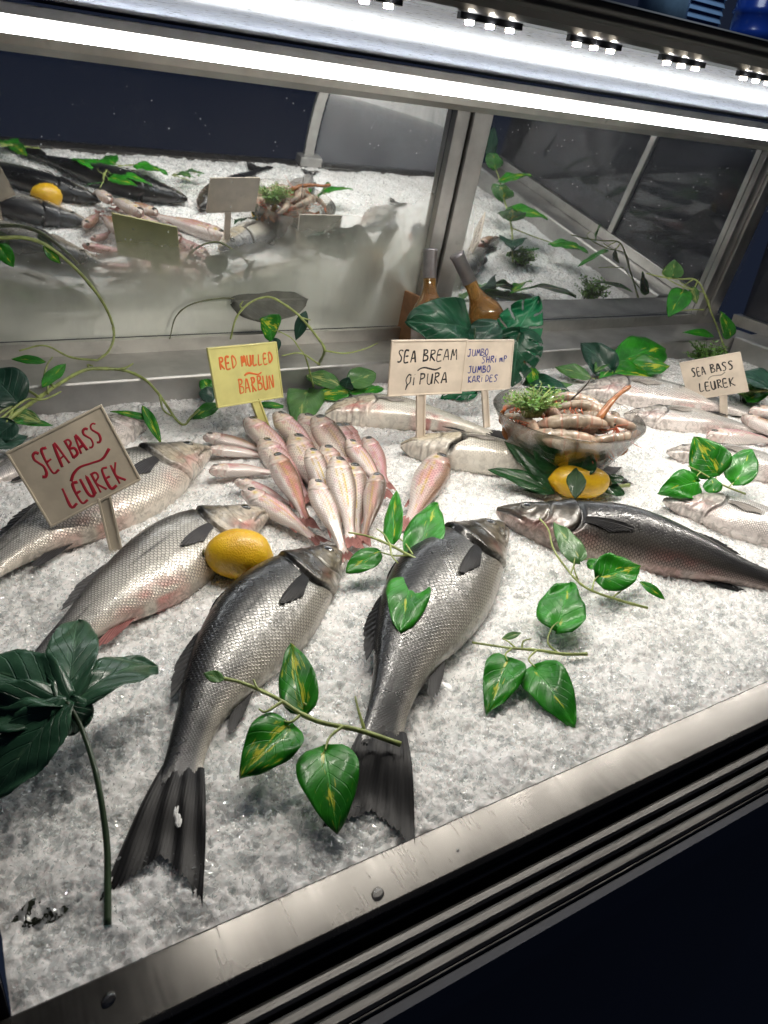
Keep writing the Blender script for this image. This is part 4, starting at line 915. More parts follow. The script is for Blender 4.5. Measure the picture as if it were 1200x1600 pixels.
sprig('pothos_vine', 'arching pothos vine behind the yellow sign with a large leaf hanging onto the ice', 'vine',
      [[at(492, 600, .02), at(497, 572, .045), at_y(507, 548, 1.06), at_y(498, 530, 1.08), at_y(470, 496, 1.09), at_y(445, 476, 1.09), at_y(420, 464, 1.09), at_y(392, 472, 1.09), at_y(370, 495, 1.09), at_y(360, 530, 1.09)],
       [at(490, 605, .02), at_y(478, 560, 1.05), at_y(468, 545, 1.06), at_y(455, 528, 1.08), at_y(430, 515, 1.09)], [at_y(507, 548, 1.06), at_y(540, 552, 1.06), at_y(570, 545, 1.06), at_y(590, 536, 1.06)], [at_y(470, 496, 1.09), at_y(485, 500, 1.09)], [at_y(380, 482, 1.09), at_y(375, 478, 1.09), at_y(380, 470, 1.09)], [at_y(500, 570, 1.04), at_y(470, 552, 1.05), at_y(440, 556, 1.05)]],
      [dict(b=at(482, 605, .022), t=at(466, 660, .012), w=60, face=.6, m=POTHOS_PALE, fold=.1), dict(b=at_y(433, 515, 1.09), t=at_y(408, 500, 1.08), w=44, face=.9, m=POTHOS), dict(b=at_y(478, 486, 1.10), t=at_y(462, 532, 1.10), w=20, k='lance', face=.8, m=DARKLEAF), dict(b=at_y(425, 530, 1.09), t=at_y(434, 548, 1.08), w=22, k='oval', face=.8, m=DARKLEAF)], 'greenery along the back ledge', rad=.0026)
sprig('leaf_clump', 'low clump of variegated leaves on the ice between the yellow sign and the black-lettered one', 'leaf clump', [],
      [dict(b=(545, 612, .02), t=(492, 618, .012), w=30, k='oval', m=POTHOS), dict(b=(540, 606, .03), t=(545, 590, .05), w=24, m=DARKLEAF), dict(b=(548, 612, .02), t=(590, 604, .02), w=22, k='oval', m=POTHOS), dict(b=(530, 600, .03), t=(478, 585, .04), w=30, k='oval', m=POTHOS_PALE), dict(b=(545, 598, .035), t=(588, 582, .05), w=40, k='oval', m=POTHOS_PALE), dict(b=(550, 605, .02), t=(515, 622, .01), w=22, k='lance', m=DARKLEAF), dict(b=(600, 606, .02), t=(570, 612, .02), w=14, k='lance', m=POTHOS)], 'greenery along the back ledge')
sprig('leaf_clump', 'few green leaves on the ice tucked behind the edge of the yellow sign', 'leaf clump', [],
      [dict(b=(330, 618, .02), t=(316, 588, .045), w=24, k='oval', m=POTHOS), dict(b=(335, 622, .02), t=(312, 612, .03), w=30, k='oval', m=DARKLEAF), dict(b=(345, 630, .02), t=(296, 655, .006), w=22, k='lance', m=POTHOS), dict(b=(400, 632, .01), t=(450, 634, .008), w=12, k='lance', m=POTHOS)], 'greenery along the back ledge')
sprig('laurel_sprig', 'fan of glossy dark leaves with a cut twig around the second lemon', 'leaf sprig',
      [[(982, 758, .012), (965, 760, .014), (930, 762, .014), (890, 760, .014), (868, 765, .012)]],
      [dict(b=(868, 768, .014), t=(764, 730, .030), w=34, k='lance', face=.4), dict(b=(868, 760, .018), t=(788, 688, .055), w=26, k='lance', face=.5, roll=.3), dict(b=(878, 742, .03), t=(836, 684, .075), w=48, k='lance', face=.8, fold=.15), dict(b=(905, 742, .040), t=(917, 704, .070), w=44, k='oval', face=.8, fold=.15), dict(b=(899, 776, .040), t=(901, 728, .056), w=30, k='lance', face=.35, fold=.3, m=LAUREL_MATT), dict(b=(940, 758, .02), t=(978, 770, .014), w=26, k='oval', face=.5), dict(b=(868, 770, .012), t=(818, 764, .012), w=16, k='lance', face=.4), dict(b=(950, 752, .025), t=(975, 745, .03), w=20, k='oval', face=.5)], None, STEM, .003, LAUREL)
# fern-like herb beside the small sign
def herb(name, label, c, r, h, n, mat, cat, lw=5.0, group=None, sm_=STEM):
    c = np.asarray(c, float); root = empty(name, c, label, cat, group); mb = MB(); lm = MB(); uvs = []
    for i in range(n):
        az = rng.uniform(0, 2 * PI); rr = r * math.sqrt(rng.random()); e = c + np.array((rr * math.cos(az), rr * math.sin(az) * .7, h * rng.uniform(.45, 1)))
        P, _ = catmull([c + np.array((.3 * rr * math.cos(az), .3 * rr * math.sin(az) * .7, 0)), (c + e) / 2 + np.array((0, 0, h * .15)), e], 8); mb.tube(P, .0006, 4)
        for k in range(2, 8):
            for s_ in (-1, 1):
                d = unit((math.cos(az + s_ * 1.2) , math.sin(az + s_ * 1.2), rng.uniform(-.2, .8))); L = lw * .001 * rng.uniform(.7, 1.3)
                sd = unit(np.cross(d, (rng.normal(), rng.normal(), 1))); p = P[k]
                lm.add([p, p + d * L * .5 + sd * L * .25, p + d * L, p + d * L * .5 - sd * L * .25], [(0, 1, 2, 3)])
    mb.build('stems', sm_, root, True); lm.build('leaves', mat, root, False)
    return root
HERB = plain('herb_green', (.10, .22, .035), .45, 0, .1, .4, 90); HERB_D = plain('dark_herb_green', (.03, .10, .025), .45, 0, .1, .4, 90)
herb('green_foliage', 'dark feathery greenery on the ice behind the stick of the small sign', at(1166, 628, .0), .05, .045, 60, HERB, 'greenery', 9, 'feathery greenery by the corner', STEM_DARK)
herb('green_foliage', 'feathery green sprigs against the back ledge above the small sign', at(1098, 578, .0), .06, .065, 60, HERB, 'greenery', 10, 'feathery greenery by the corner', STEM_DARK)
sprig('green_leaf', 'single green leaf at the picture edge beside the small sign', 'leaf', [], [dict(b=(1172, 622, .02), t=(1212, 592, .05), w=30, face=.6)], None)

A3 = lambda x, y, z: np.array((x, y, z))
sprig('pothos_vine', 'leafy pothos vine lying along the end wall, reflected in the narrower mirror pane', 'vine',
      [[A3(1.36, .86, .02), A3(1.42, .74, .06), A3(1.48, .60, .08), A3(1.54, .46, .10), A3(1.58, .34, .12)], [A3(1.42, .74, .06), A3(1.50, .78, .05), A3(1.56, .86, .06)]],
      [dict(b=A3(1.40, .78, .05), t=A3(1.34, .86, .07), w=62, m=DARKLEAF, face=.2), dict(b=A3(1.44, .70, .07), t=A3(1.38, .76, .13), w=66, m=POTHOS, face=.2), dict(b=A3(1.46, .66, .08), t=A3(1.54, .74, .10), w=64, m=POTHOS, face=.2), dict(b=A3(1.49, .58, .08), t=A3(1.42, .62, .14), w=62, m=POTHOS, face=.2),
       dict(b=A3(1.52, .50, .10), t=A3(1.58, .56, .15), w=56, m=POTHOS, face=.2), dict(b=A3(1.55, .42, .11), t=A3(1.49, .46, .17), w=54, m=POTHOS, face=.2), dict(b=A3(1.58, .34, .12), t=A3(1.56, .34, .20), w=44, m=DARKLEAF, face=.2), dict(b=A3(1.52, .80, .05), t=A3(1.58, .90, .08), w=40, k='lance', m=POTHOS, face=.2)], 'greenery along the back ledge', rad=.003)
# monstera leaves in front of the bottles
def monstera(label, b, t, w, mat, slits, foot, face=.9, fold=.1, curl=.2, k='oval', roll=0):
    root = empty('monstera_leaf', tuple(foot), label, 'leaf', 'monstera leaves in front of the bottles')
    mb = MB(); P, _ = catmull([foot, (foot + b) / 2 + np.array((.004, 0, .004)), b], 12); mb.tube(P, .0018, 7); mb.build('stalk', STEM_DARK, root, True)
    leaf(root, b, t, px2m(w, (b + t) / 2), mat, 'heart' if k == 'heart' else 'oval', face, fold, curl, roll, name='leaf_blade', nt=64, nw=41, slits=slits, wave=.05)
my = 1.02
monstera('broad dark green leaf with ribbed folds covering the bottle shoulders', at_y(742, 512, my), at_y(645, 500, my - .02), 84, MONST, 0, at(730, 612, 0), .85, .1, .35)
monstera('bright emerald split leaf standing to the side of the bottles', at_y(800, 530, my + .01), at_y(842, 462, my + .01), 74, MONST_BRIGHT, 4, at(775, 610, 0), .9, .06, .1, 'heart')
monstera('dark split leaf hanging low beside the shrimp sign', at_y(812, 520, my - .01), at_y(800, 606, my - .03), 78, MONST, 5, at(778, 612, 0), .85, .15, .2, 'heart')
monstera('dull dark leaf squeezed between the broad ribbed one and the emerald one', at_y(742, 545, my), at_y(778, 500, my), 58, DARKLEAF, 0, at(745, 612, 0), .9)
monstera('bright split leaf tip bending down beside the emerald one', at_y(800, 540, my - .01), at_y(848, 545, my - .01), 34, MONST_BRIGHT, 3, at(790, 612, 0), .9)
monstera('flat dark leaf lying on the ice behind the shrimp bowl', at(822, 590, .02), at(895, 618, .02), 38, MONST, 0, at(815, 605, 0), .5)
monstera('low green leaf whose lobes show beneath the black-lettered sign', at(745, 612, .02), at(690, 618, .012), 24, MONST_BRIGHT, 3, at(750, 615, 0), .6)
sprig('leaf_clump', 'small green leaves rising from the ice behind the shrimp bowl', 'leaf clump', [], [dict(b=(838, 605, .01), t=(830, 572, .04), w=24, k='oval', m=POTHOS), dict(b=(850, 606, .01), t=(860, 590, .02), w=22, k='oval', m=POTHOS), dict(b=(845, 606, .01), t=(895, 600, .02), w=16, k='lance', m=POTHOS_PALE)], 'greenery along the back ledge')
# grey leaf set at the mirror, standing in for a leaf's blurred reflection
gy_ = 1.222
sprig('reflection_leaf', 'large dull grey leaf on a thin stem leaning against the fogged mirror', 'leaf',
      [[at_y(378, 468, gy_), at_y(345, 466, gy_), at_y(300, 475, gy_), at_y(275, 495, gy_), at_y(265, 530, gy_)]],
      [dict(b=at_y(366, 470, 1.214), t=at_y(482, 466, 1.212), w=80, k='oval', m=GREYLEAF, top=(0, -1, -.15), fold=.02, curl=.02)], None, STEM_WOOD, .0016)
sprig('vine_stem', 'bare arched vine stem looping in front of the fogged mirror', 'stem', [[at_y(-10, 372, 1.185), at_y(40, 372, 1.185), at_y(80, 388, 1.185), at_y(130, 432, 1.185), at_y(165, 480, 1.185), at_y(178, 520, 1.185), at_y(170, 548, 1.12), at_y(152, 563, 1.10)], [at_y(152, 563, 1.10), at_y(110, 558, 1.11), at_y(70, 540, 1.12), at_y(30, 548, 1.12)]], [dict(b=at_y(0, 385, 1.185), t=at_y(22, 418, 1.185), w=26, face=.9), dict(b=at_y(68, 385, 1.185), t=at_y(95, 412, 1.185), w=16, k='lance', face=.9)], None, STEM, .003)
# palmate dark leaf on a long stem
PALM = leaf_mat('palm_leaf', (.020, .065, .036), (.042, .112, .064), (.07, .15, .08), .58, .20, .6)
def palmate():
    c = at(104, 1090, .070); foot = at(168, 1446, .004)
    root = empty('palmate_leaf', (foot[0], foot[1], 0), 'big dark glossy fingered leaf on a long bent stem standing over the ice', 'leaf')
    mb = MB(); P, _ = catmull([foot, at(168, 1390, .010), at(166, 1310, .022), at(150, 1210, .042), at(128, 1140, .054), c - np.array((0, 0, .004))], 40); mb.tube(P, [.0023 - .0007 * i / 39 for i in range(40)], 9); mb.build('stem', STEM_DARK, root, True)
    for (tx, ty, tz, w, rl) in [(122, 954, .072, 78, 0), (252, 1016, .052, 80, .25), (-60, 1032, .066, 112, -.1), (-70, 1122, .060, 84, .2), (-18, 1246, .036, 100, -.2), (120, 1150, .046, 70, .1)]:
        t = at(tx, ty, tz); leaf(root, c, t, px2m(w, (c + t) / 2), PALM, 'palm', .5, .26, .30, rl, name='leaflet', nt=34, nw=17, wave=.03)
palmate()
mb = MB(); P, _ = catmull([at(30, 1198, .02), at(45, 1165, .03), at(62, 1128, .04)], 12); mb.tube(P, .0016, 7)
tag(mb.build('twig', STEM_DARK, None, True, tuple(at(30, 1198, .0))), 'short dark twig under the big fingered leaf', 'twig')
sprig('sunken_leaf', 'dark wilted leaf half buried in ice in the shaded corner', 'leaf', [], [dict(b=(108, 1405, .0045), t=(18, 1440, .0035), w=52, k='oval', m=plain('wilted_leaf', (.022, .026, .018), .85, 0, 0, .4, 40, 0, Specular_IOR_Level=.05), face=.05, fold=.02, curl=.02)], None)

# ------------------------------------------------------------------ signs
FONT = {
 'S': [[(.56, .90), (.42, 1.0), (.2, .96), (.14, .78), (.28, .58), (.42, .38), (.38, .12), (.2, .0), (.02, .06)]],
 'E': [[(.50, .98), (.12, .95), (.06, .02), (.50, .0)], [(.09, .50), (.42, .52)]], 'A': [[(.02, 0), (.30, 1), (.54, 0)], [(.10, .32), (.46, .36)]],
 'B': [[(.08, 0), (.12, 1)], [(.04, .97), (.38, .96), (.44, .74), (.13, .54), (.48, .42), (.48, .10), (.05, 0)]], 'L': [[(.16, 1), (.06, .03), (.50, .06)]],
 'U': [[(.06, 1), (.05, .25), (.20, 0), (.40, .12), (.50, 1), (.50, .02)]], 'R': [[(.08, 0), (.12, 1)], [(.04, .96), (.40, .96), (.44, .72), (.13, .50), (.52, 0)]],
 'K': [[(.12, 1), (.08, 0)], [(.50, 1), (.12, .46), (.54, 0)]], 'D': [[(.08, 0), (.12, 1), (.44, .82), (.48, .35), (.08, 0)]], 'M': [[(.02, 0), (.12, 1), (.28, .35), (.46, 1), (.58, 0)]],
 'N': [[(.04, 0), (.10, 1), (.44, .05), (.50, 1)]], 'i': [[(.15, .70), (.13, 0)], [(.15, .96), (.17, .93)]], 'P': [[(.08, 0), (.12, 1)], [(.04, .97), (.42, .93), (.44, .62), (.12, .48)]],
 'J': [[(.15, .95), (.52, 1)], [(.42, .98), (.38, .15), (.2, 0), (.02, .10)]], 'O': [[(.28, 1), (.06, .65), (.10, .15), (.32, 0), (.50, .40), (.42, .88), (.28, 1)]],
 'H': [[(.08, 1), (.06, 0)], [(.46, 1), (.46, 0)], [(.07, .48), (.46, .52)]], 'C': [[(.52, .9), (.3, 1), (.06, .55), (.2, .12), (.44, .3), (.5, .8)], [(.24, .12), (.16, -.12), (.08, -.42)]], 'm': [[(.04, 0), (.06, .6), (.10, .45), (.22, .62), (.27, .1), (.30, .45), (.42, .62), (.50, 0)]],
 '~': [[(.0, .15), (.12, .55), (.30, .72), (.55, .50), (.78, .35), (1.0, .75)]],
}
PLASTIC = plain('cream_plastic', (.56, .49, .385), .42, 0, .15, .12, 30, .1); PLASTIC_W = plain('white_plastic', (.66, .57, .47), .42, 0, .15, .10, 30, .1)
YELLOW = plain('yellow_plastic', (.64, .61, .23), .42, 0, .15, .08, 30, .1)
INK = dict(red=plain('red_marker', (.36, .012, .03), .5), orange=plain('orange_marker', (.72, .15, .03), .5), black=plain('black_marker', (.012, .012, .014), .5), blue=plain('blue_marker', (.02, .03, .22), .5), faint=plain('worn_marker', (.22, .19, .16), .6))
def sign(label, corners, foot, stick_px, mat, lines, ink, lean=.0, strokes=.0011, depth=None, turn=0.0):
    F = at(*foot, 0.0); n = unit((CAM - F) * np.array((1, 1, 0)) + np.array((0, 0, lean)))
    if depth:                                                 # stands nearer than its foot seems: its place is known from the mirror too
        cpx = np.mean(corners, 0); P0 = at_y(*cpx, depth); th = math.radians(turn); n = unit((-math.sin(th), -math.cos(th), lean)); F = at_plane(*foot, P0, n)
    Q = [at_plane(px, py, F, n) for px, py in corners]       # TL TR BR BL
    c = sum(Q) / 4; u = (Q[1] + Q[2] - Q[0] - Q[3]) / 4; v = (Q[0] + Q[1] - Q[2] - Q[3]) / 4
    wu = np.linalg.norm(u); u_ = u / wu; v_ = unit(v - u_ * (v @ u_) * .4); wv = np.linalg.norm(v); nn = unit(np.cross(u_, v_)); nn = nn * np.sign(nn @ (CAM - c))
    root = empty('price_sign', tuple(F), label, 'sign', 'handwritten price signs stuck in the ice')
    MB().obox(c, u * .985, v_ * wv * .985, nn * .0011).build('panel', mat, root)
    mb = MB(); e = .0024
    for s in (-1, 1):
        mb.obox(c + u_ * s * (wu - e / 2), u_ * e / 2 * 1.0, v_ * (wv - e - .0001), nn * .0021); mb.obox(c + v_ * s * (wv - e / 2), u_ * wu, v_ * e / 2, nn * .0021)
    mb.build('border', mat, root, bevel=.0006)
    top = c - v_ * (wv - .002) + u_ * stick_px[1] * wu; sw = px2m(stick_px[0], F) / 2; dn = unit(F - top); ln = np.linalg.norm(F - top) + .012; sd = unit(np.cross(dn, nn))
    mb = MB(); mb.obox(top + dn * ln / 2 - nn * .0006, sd * sw, dn * ln / 2, nn * .0012)
    for s in (-1, 1): mb.obox(top + dn * (ln / 2 + .002) - nn * .0004, sd * 0 + sd * sw * .14, dn * (ln / 2 - .002), nn * .0022) if False else mb.obox(top + dn * ln / 2 + sd * s * sw * .82, sd * sw * .18, dn * ln / 2 * .998, nn * .0024)
    mb.build('stick', mat, root, bevel=.0005)
    for (txt, x0, y0, hgt, wd, sl, *ik) in lines:          # x0,y0 in -1..1 panel coordinates (left end, baseline), hgt/wd in panel half sizes
        mb = MB(); adv = 0.0; chars = list(txt); step = wd / max(1, len(chars)) 
        for ch in chars:
            for st in FONT.get(ch, []):
                wch = wd if ch == '~' else step * 1.45
                jx, jy = (rng.normal(0, .02), rng.normal(0, .02))
                pts = [(x0 + adv + (px_ + jx) * wch, y0 + (py_ + jy) * hgt + sl * (adv + px_ * wch)) for px_, py_ in st]
                P, _ = catmull([c + u * X + v_ * wv * Y + nn * .0011 for X, Y in pts], max(6, 6 * len(pts)))
                mb.tube(P, strokes * (.80 + .35 * rng.random()) * (1 + .18 * np.sin(np.linspace(0, 5, len(P)) + rng.uniform(0, 6))), 6, .10, nn)
            adv += step
        mb.build('lettering', INK[ik[0] if ik else ink], root, True)
    return root
sign('large tilted cream sign with red lettering over a silver bass', [(10, 703), (163, 633), (217, 748), (78, 828)], (182, 862), (20, .18), PLASTIC,
     [('SEA', -.66, .10, .58, .62, .06), ('BASS', .02, .20, .44, .74, .08), ('~', -.22, -.30, .30, .95, .10), ('LEUREK', -.48, -.80, .50, 1.25, -.02)], 'red', .15, .0013)
sign('yellow plastic sign with orange lettering standing above the mullet pile', [(318, 547), (427, 534), (446, 620), (344, 634)], (412, 662), (16, .12), YELLOW,
     [('RED', -.76, .26, .40, .52, -.02), ('MULLED', -.12, .28, .36, .96, -.0), ('~', -.1, -.06, .16, .52, -.1), ('BARBUN', -.32, -.62, .50, 1.12, .0)], 'orange', .08, .0013, .944, -18)
sign('cream sign with black lettering overlapping its neighbour behind the bream', [(611, 532), (732, 529), (720, 615), (606, 619)], (657, 680), (15, -.12), PLASTIC_W,
     [('SEA', -.82, .22, .42, .50, .0), ('BREAM', -.18, .24, .40, .95, .02), ('~', -.26, -.12, .20, .62, -.04), ('CiPURA', -.58, -.62, .40, 1.15, .03)], 'black', .08, .0010, .808, 8)
sign('cream sign with blue lettering partly covered by the black-lettered one', [(716, 531), (799, 531), (800, 607), (712, 612)], (760, 658), (11, .05), PLASTIC_W,
     [('JUMBO', -.66, .38, .26, .78, .02), ('SHRimP', -.14, .10, .26, .96, .02), ('JUMBO', -.62, -.28, .26, .86, .02), ('KARiDES', -.60, -.66, .26, 1.12, .02)], 'blue', .06, .0009, .896, 4)
sign('small cream sign with worn black lettering near the end of the counter', [(1059, 567), (1155, 550), (1172, 611), (1078, 626)], (1131, 655), (11, .18), PLASTIC_W,
     [('SEA', -.66, .18, .42, .46, .0), ('BASS', -.06, .22, .40, .78, .02, 'black'), ('~', -.2, -.12, .2, .60, .2, 'faint'), ('LEUREK', -.55, -.62, .42, 1.2, .02)], 'black', .12, .0011)

# ------------------------------------------------------------------ bowl with shrimp
bc = at(886, 700, .034); bowl_r = px2m(118, bc)
BR, BH, BZ = bowl_r, .094, .0
bcx, bcy = bc[0], bc[1]
rimc = at(888, 646, BH); bcx, bcy = rimc[0], rimc[1]; BR = px2m(117, rimc)
bowl = empty('glass_bowl', (bcx, bcy, 0), 'wide clear glass bowl heaped with grey shrimp, standing in the ice', 'bowl')
prof = [(.0005, .004), (BR * .44, .004), (BR * .50, .008)] + [(BR * (.50 + .50 * t ** .85), .008 + (BH - .008) * t) for t in np.linspace(.08, 1, 14)] + [(BR * 1.012, BH + .001), (BR * 1.0, BH + .003), (BR * .985, BH + .001)] + [(BR * (.48 + .495 * t ** .85), .012 + (BH - .012) * t) for t in np.linspace(.96, .05, 12)] + [(BR * .42, .010), (.0005, .010)]
t_ = NT('bowl_glass'); t_.set(Base_Color=(.97, .98, .97), Roughness=.03, IOR=1.45)
tr = t_.node('ShaderNodeBsdfTransparent'); tr.inputs[0].default_value = (.955, .945, .925, 1); gl = t_.node('ShaderNodeBsdfGlossy'); gl.inputs['Roughness'].default_value = .04
lw = t_.node('ShaderNodeLayerWeight'); lw.inputs[0].default_value = .20; ms = t_.node('ShaderNodeMixShader'); t_.link(t_.math('ADD', t_.math('MULTIPLY', lw.outputs['Fresnel'], .75), .03), ms.inputs[0]); t_.link(tr.outputs[0], ms.inputs[1]); t_.link(gl.outputs[0], ms.inputs[2]); t_.link(ms.outputs[0], t_.out.inputs[0])
mb = MB(); mb.lathe(prof, (bcx, bcy, 0), (0, 0, 1), 64, cap=False); mb.build('bowl_wall', t_.m, bowl, True)
def shrimp_mat():
    t = NT('raw_shrimp'); u = t.sep(t.uv('body')); c = t.coord()
    n = t.noise(c, 50, 4); base = t.mix(t.ramp(n, .3, .7), (.20, .16, .12), (.50, .41, .31))
    band = t.ramp(t.math('PINGPONG', t.math('MULTIPLY', u[0], 7.0), .5), .10, .02); base = t.mix(t.math('MULTIPLY', band, .55), base, (.40, .17, .11))
    base = t.mix(t.ramp(u[0], .86, .97), base, (.55, .14, .06)); base = t.mix(t.ramp(t.noise(c, 18, 3), .55, .75, 0, .6), base, (.55, .26, .20))
    t.set(Base_Color=base, Roughness=.16, Coat_Weight=.8, Coat_Roughness=.08, Subsurface_Weight=.15, Subsurface_Radius=(.01, .006, .004), Normal=t.bump(t.math('ADD', n, band), .3, .002)); return t.m
SHR = shrimp_mat(); ANT = plain('shrimp_feeler', (.50, .13, .06), .4, 0, .2); SHRTAIL = plain('shrimp_tail', (.34, .13, .045), .25, 0, .5, .3, 60)
def shrimp(c, yaw, tilt, size, label, curl=2.4, feelers=True):
    c = np.asarray(c, float); root = empty('shrimp', tuple(c), label, 'shrimp', 'grey shrimp heaped in the glass bowl')
    n = 70; s = np.linspace(0, 1, n); ang = curl * (s ** 1.2) - curl * .45
    x = np.cumsum(np.cos(ang)) / n * size; z = np.cumsum(np.sin(ang)) / n * size; x -= x.mean(); z -= z.mean(); z = -z
    rot = Matrix.Rotation(yaw, 3, 'Z') @ Matrix.Rotation(tilt, 3, 'X')
    rot = np.array(rot); P = np.stack([x, np.zeros(n), z], 1) @ rot.T + c
    r = size * np.interp(s, [0, .04, .12, .3, .36, .6, .85, .97, 1], [.01, .04, .075, .098, .092, .078, .05, .028, .012]); r = r * (1 + .16 * (((s * 8.5) % 1) - .5) * (s > .33) * (s < .95)) * .76
    P[:, 2] = np.maximum(P[:, 2], .012 + r)                     # the heap stays inside the glass
    Rz_ = BR * (.48 + .495 * np.clip((P[:, 2] - r * .7 - .012) / (BH - .012), 0, 1) ** .85) - r * 1.05 - .003; dx = P[:, :2] - np.array((bcx, bcy)); dd = np.linalg.norm(dx, axis=1)
    P[:, :2] = np.array((bcx, bcy)) + dx * np.minimum(1, np.maximum(Rz_, .004) / np.maximum(dd, 1e-6))[:, None]
    for _ in range(2): P[1:-1] = (P[:-2] + 2 * P[1:-1] + P[2:]) / 4
    mb = MB(); mb.tube(P, r, 16, 1.12, rot @ np.array((0, 1, 0)))
    uv = np.array([(si, k / 16) for si in s for k in range(16)]); mesh_obj('body', mb.v, mb.f, SHR, root, True, uv=uv)
    t = unit(P[-1] - P[-3]); sd = rot @ np.array((0, 1., 0)); up = np.cross(t, sd); mb = MB()
    for k in (-2, -1, 0, 1, 2):
        d = unit(t + sd * .35 * k); q = P[-1] - t * .004
        mb.obox(q + d * size * .06, d * size * .065, unit(np.cross(d, up)) * size * .020, up * .0007)
    mb.build('tail_fan', SHRTAIL, root, bevel=.0006)
    inner = -unit(np.cross(sd, unit(P[n // 2 + 1] - P[n // 2 - 1]))); inner = inner * np.sign(inner @ (P[[0, -1]].mean(0) - P[n // 2])); mb = MB()
    for k in range(8):
        i = 18 + k * 5; b = P[i] + inner * r[i] * .8; mb.tube([b, b + inner * size * .05 + sd * .003 * (-1) ** k, b + inner * size * .10 - unit(P[i + 1] - P[i]) * size * .05], [.0014, .001, .0005], 5)
    mb.build('legs', ANT, root, True)
    if feelers:
        mb = MB(); h = P[0]; t0 = unit(P[0] - P[3])
        for k in range(6):
            d = unit(t0 + rng.normal(0, .45, 3)); d2 = unit(d + rng.normal(0, .5, 3) + np.array((0, 0, .2))); Lf = size * rng.uniform(.2, .45); Q, _ = catmull([h, h + d * Lf * .5, h + d * Lf * .5 + d2 * Lf * .5], 10); mb.tube(Q, np.linspace(.0011, .0004, 10), 5)
        mb.tube([h - t0 * .004 + np.array((0, 0, .002)), h + t0 * size * .10 + np.array((0, 0, .004))], [.002, .0004], 6); mb.build('feelers', ANT, root, True)
        mb = MB()
        for s_ in (-1, 1): mb.lathe([(.0004, -.0018), (.0017, -.0008), (.0017, .0008), (.0004, .0018)], P[2] + sd * s_ * r[2] * 1.0 + np.array((0, 0, .001)), sd, 8)
        mb.build('eyes', plain('shrimp_eye', (.01, .01, .01), .15, 0, .5), root, True)
o = np.array((bcx, bcy, 0.)); vx = unit((RM[0, 0], RM[1, 0], 0)); vyv = np.array((-vx[1], vx[0], 0)); yw = math.atan2(vx[1], vx[0])
def bo(a, b, z): return o + vx * a * BR + vyv * b * BR + np.array((0, 0, z))
SH = [(-.12, -.46, .074, 0.1, 1.0, .150, 'long grey shrimp curving along the front glass of the bowl'), (.40, -.36, .052, 2.9, 1.1, .125, 'shrimp pressed low against the front glass, pink along its back'), (-.40, -.30, .046, .4, 1.2, .12, 'shrimp low in the bowl seen through the glass beneath the herbs'),
      (.06, -.34, .094, .15, .9, .135, 'plump shiny shrimp lying highest at the front of the heap'), (.52, -.10, .092, -.4, 1.0, .12, 'shiny grey shrimp on top next to the red tail'), (-.42, .12, .090, 2.6, .9, .12, 'shrimp under the green herbs with red feelers'), (.12, .30, .098, 3.0, .9, .13, 'shrimp at the back of the heap with long red feelers'),
      (.62, .14, .084, 1.2, 1.0, .11, 'grey shrimp leaning on the far side of the bowl'), (.62, -.36, .080, .6, 1.2, .105, 'shrimp curled against the front glass near the rim'), (-.64, -.18, .080, 2.2, 1.2, .10, 'shrimp squeezed against the glass below the herb bunch'), (.22, .0, .100, 2.7, .9, .115, 'curled shrimp in the middle of the heap with black eyes')]
for a, b, z, ya, ti, sz, lab in SH: shrimp(bo(a, b, z), yw + ya, ti, sz, lab, curl=2.0, feelers=z > .085)
for k in range(22):
    lv = (.026, .046, .066, .078)[k % 4]; Rz = BR * (.50 + .50 * max(0, (lv - .008) / (BH - .008)) ** .85); an = 2 * PI * k * .381966
    rr = max(0, Rz - .022) * (1.0 if k % 3 else .35); p = np.array((bcx, bcy, lv)) + np.array((math.cos(an), math.sin(an), 0)) * rr
    shrimp(p, an + PI / 2, (1 if k % 2 else -1) * rng.uniform(1.15, 1.5), (.10, .12, .125, .12)[k % 4], 'grey shrimp buried inside the heap in the glass bowl', curl=1.7, feelers=False)
# raised red tail and dark feeler
mb = MB(); P, _ = catmull([at(935, 655, .10), at(955, 628, .118), at(972, 612, .125), at(984, 604, .13)], 14); mb.tube(P, [.0055, .0056, .0055, .0053, .005, .0047, .0044, .0041, .0038, .0036, .0036, .0042, .0044, .003], 10)
tag(mb.build('shrimp_tail', SHRTAIL, None, True, tuple(P[0])), 'red shrimp tail poking up out of the heap in the bowl', 'shrimp tail', 'grey shrimp heaped in the glass bowl')
mb = MB(); P, _ = catmull([at(893, 624, .108), at(912, 606, .13), at(926, 588, .15)], 10); mb.tube(P, np.linspace(.0016, .0006, 10), 6)
tag(mb.build('shrimp_feeler', plain('dark_feeler', (.05, .04, .035), .5), None, True, tuple(P[0])), 'thin dark feeler sticking up straight from the shrimp heap', 'feeler')
herb('green_herbs', 'bunch of fresh light green herbs lying on the shrimp at the bowl rim', bo(-.52, -.12, .090), .052, .038, 95, HERB, 'herbs', 6.0)

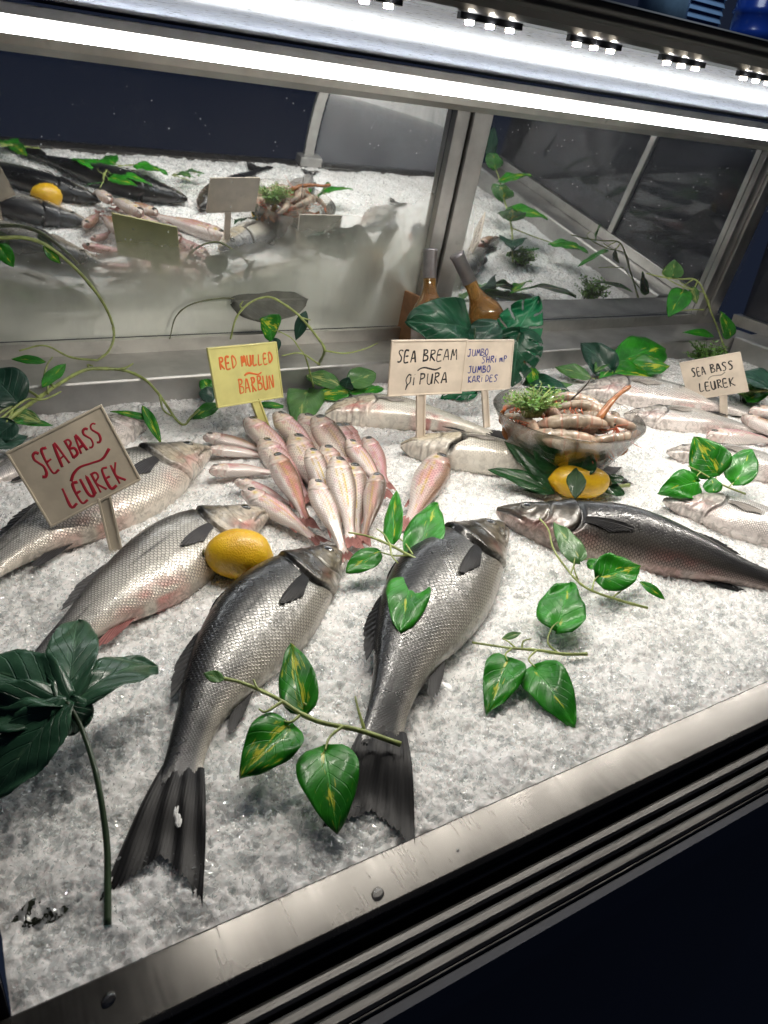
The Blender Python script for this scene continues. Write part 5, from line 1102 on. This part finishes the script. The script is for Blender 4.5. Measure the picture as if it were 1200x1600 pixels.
# ------------------------------------------------------------------ bottles behind the leaves
def bottle(label, foot, top, wpx):
    foot, top = np.asarray(foot, float), np.asarray(top, float); ax = top - foot; L = np.linalg.norm(ax); ax = ax / L; R = px2m(wpx, (foot + top) / 2) / 2
    root = empty('wine_bottle', tuple(foot), label, 'bottle', 'bottles of amber wine behind the leaves'); rn = R * .345
    prof = [(R * .9, 0), (R, .004), (R, L * .46), (R * .97, L * .50), (R * .87, L * .55), (R * .66, L * .60), (R * .47, L * .645), (rn * 1.05, L * .70), (rn * .95, L * .97)]
    k = 28; a = np.array(prof); s = np.linspace(0, 1, 40); prof = [(float(np.interp(q, a[:, 1] / L / .97, a[:, 0])), q * L * .97) for q in s]
    t = MATS.get('amber_glass')
    if t is None:
        tt = NT('amber_glass'); tt.set(Base_Color=tt.mix(tt.ramp(tt.noise(tt.coord(), 20, 2), .3, .7), (.45, .22, .05), (.60, .34, .10)), Roughness=.06, Coat_Weight=1.0, Coat_Roughness=.03, Specular_IOR_Level=.7, Transmission_Weight=.75, IOR=1.25); MATS['amber_glass'] = t = tt.m
    mb = MB(); mb.lathe(prof, foot, ax, k); mb.build('bottle_glass', t, root, True)
    mb = MB(); mb.lathe([(rn * 1.10, L * .77), (rn * 1.10, L * .975), (rn * 1.2, L * .976), (rn * 1.2, L * .995), (rn * .9, L * 1.0)], foot, ax, k); mb.build('capsule', plain('silver_foil', (.42, .40, .42), .3, .8, 0, .15, 40), root, True)
    mb = MB(); mb.lathe([(R * 1.012, L * .12), (R * 1.012, L * .46)], foot, ax, k, cap=False); mb.build('paper_label', plain('bottle_paper', (.62, .52, .48), .6, 0, 0, .06, 30), root, True)
by = 1.02
bottle('upright amber wine bottle with silver foil by the mirror post', at_y(669, 586, 1.07), at_y(672, 389, 1.14), 56)
bottle('tilted amber wine bottle with silver foil leaning beside the upright one', at_y(800, 580, 1.07), at_y(713, 396, 1.14), 56)
WOOD = plain('crate_wood', (.34, .17, .08), .55, 0, 0, .3, 25, .3)
crate = empty('wooden_rack', tuple(at(640, 590, 0)), 'small plain wooden rack holding the amber bottles behind the signs', 'rack')
pf = at(648, 585, 0)
MB().obox(pf + np.array((0, .035, .075)), np.array((.004, 0, 0)), np.array((0, .05, 0)), np.array((0, 0, .075))).build('side_board', WOOD, crate, bevel=.001)
MB().obox(pf + np.array((.07, .07, .045)), np.array((.065, 0, 0)), np.array((0, .003, 0)), np.array((0, 0, .045))).build('back_board', WOOD, crate, bevel=.001)

# ------------------------------------------------------------------ drops on the rail
WATER = glass_thin('water', (.93, .94, .95), .5, .02, .0)
for px, py, r, lab in ((590, 1398, .0048, 'large clear water drop on the steel rail in front of the ragged tail'), (170, 1563, .0042, 'clear water drop on the steel rail near its darker end'), (715, 1330, .0018, 'tiny clear water drop on the steel rail beyond the large one')):
    p = at(px, py, .0034); mb = MB(); mb.lathe([(r, 0), (r * .96, r * .18), (r * .8, r * .36), (r * .5, r * .48), (r * .05, r * .53)], p, (0, 0, 1), 20)
    V = np.array(mb.v); V[:, 0] += (V[:, 1] - p[1]) * .3; mb.v = V.tolist()
    tag(mb.build('water_drop', WATER, None, True, tuple(p)), lab, 'water drop', 'water drops on the steel rail')
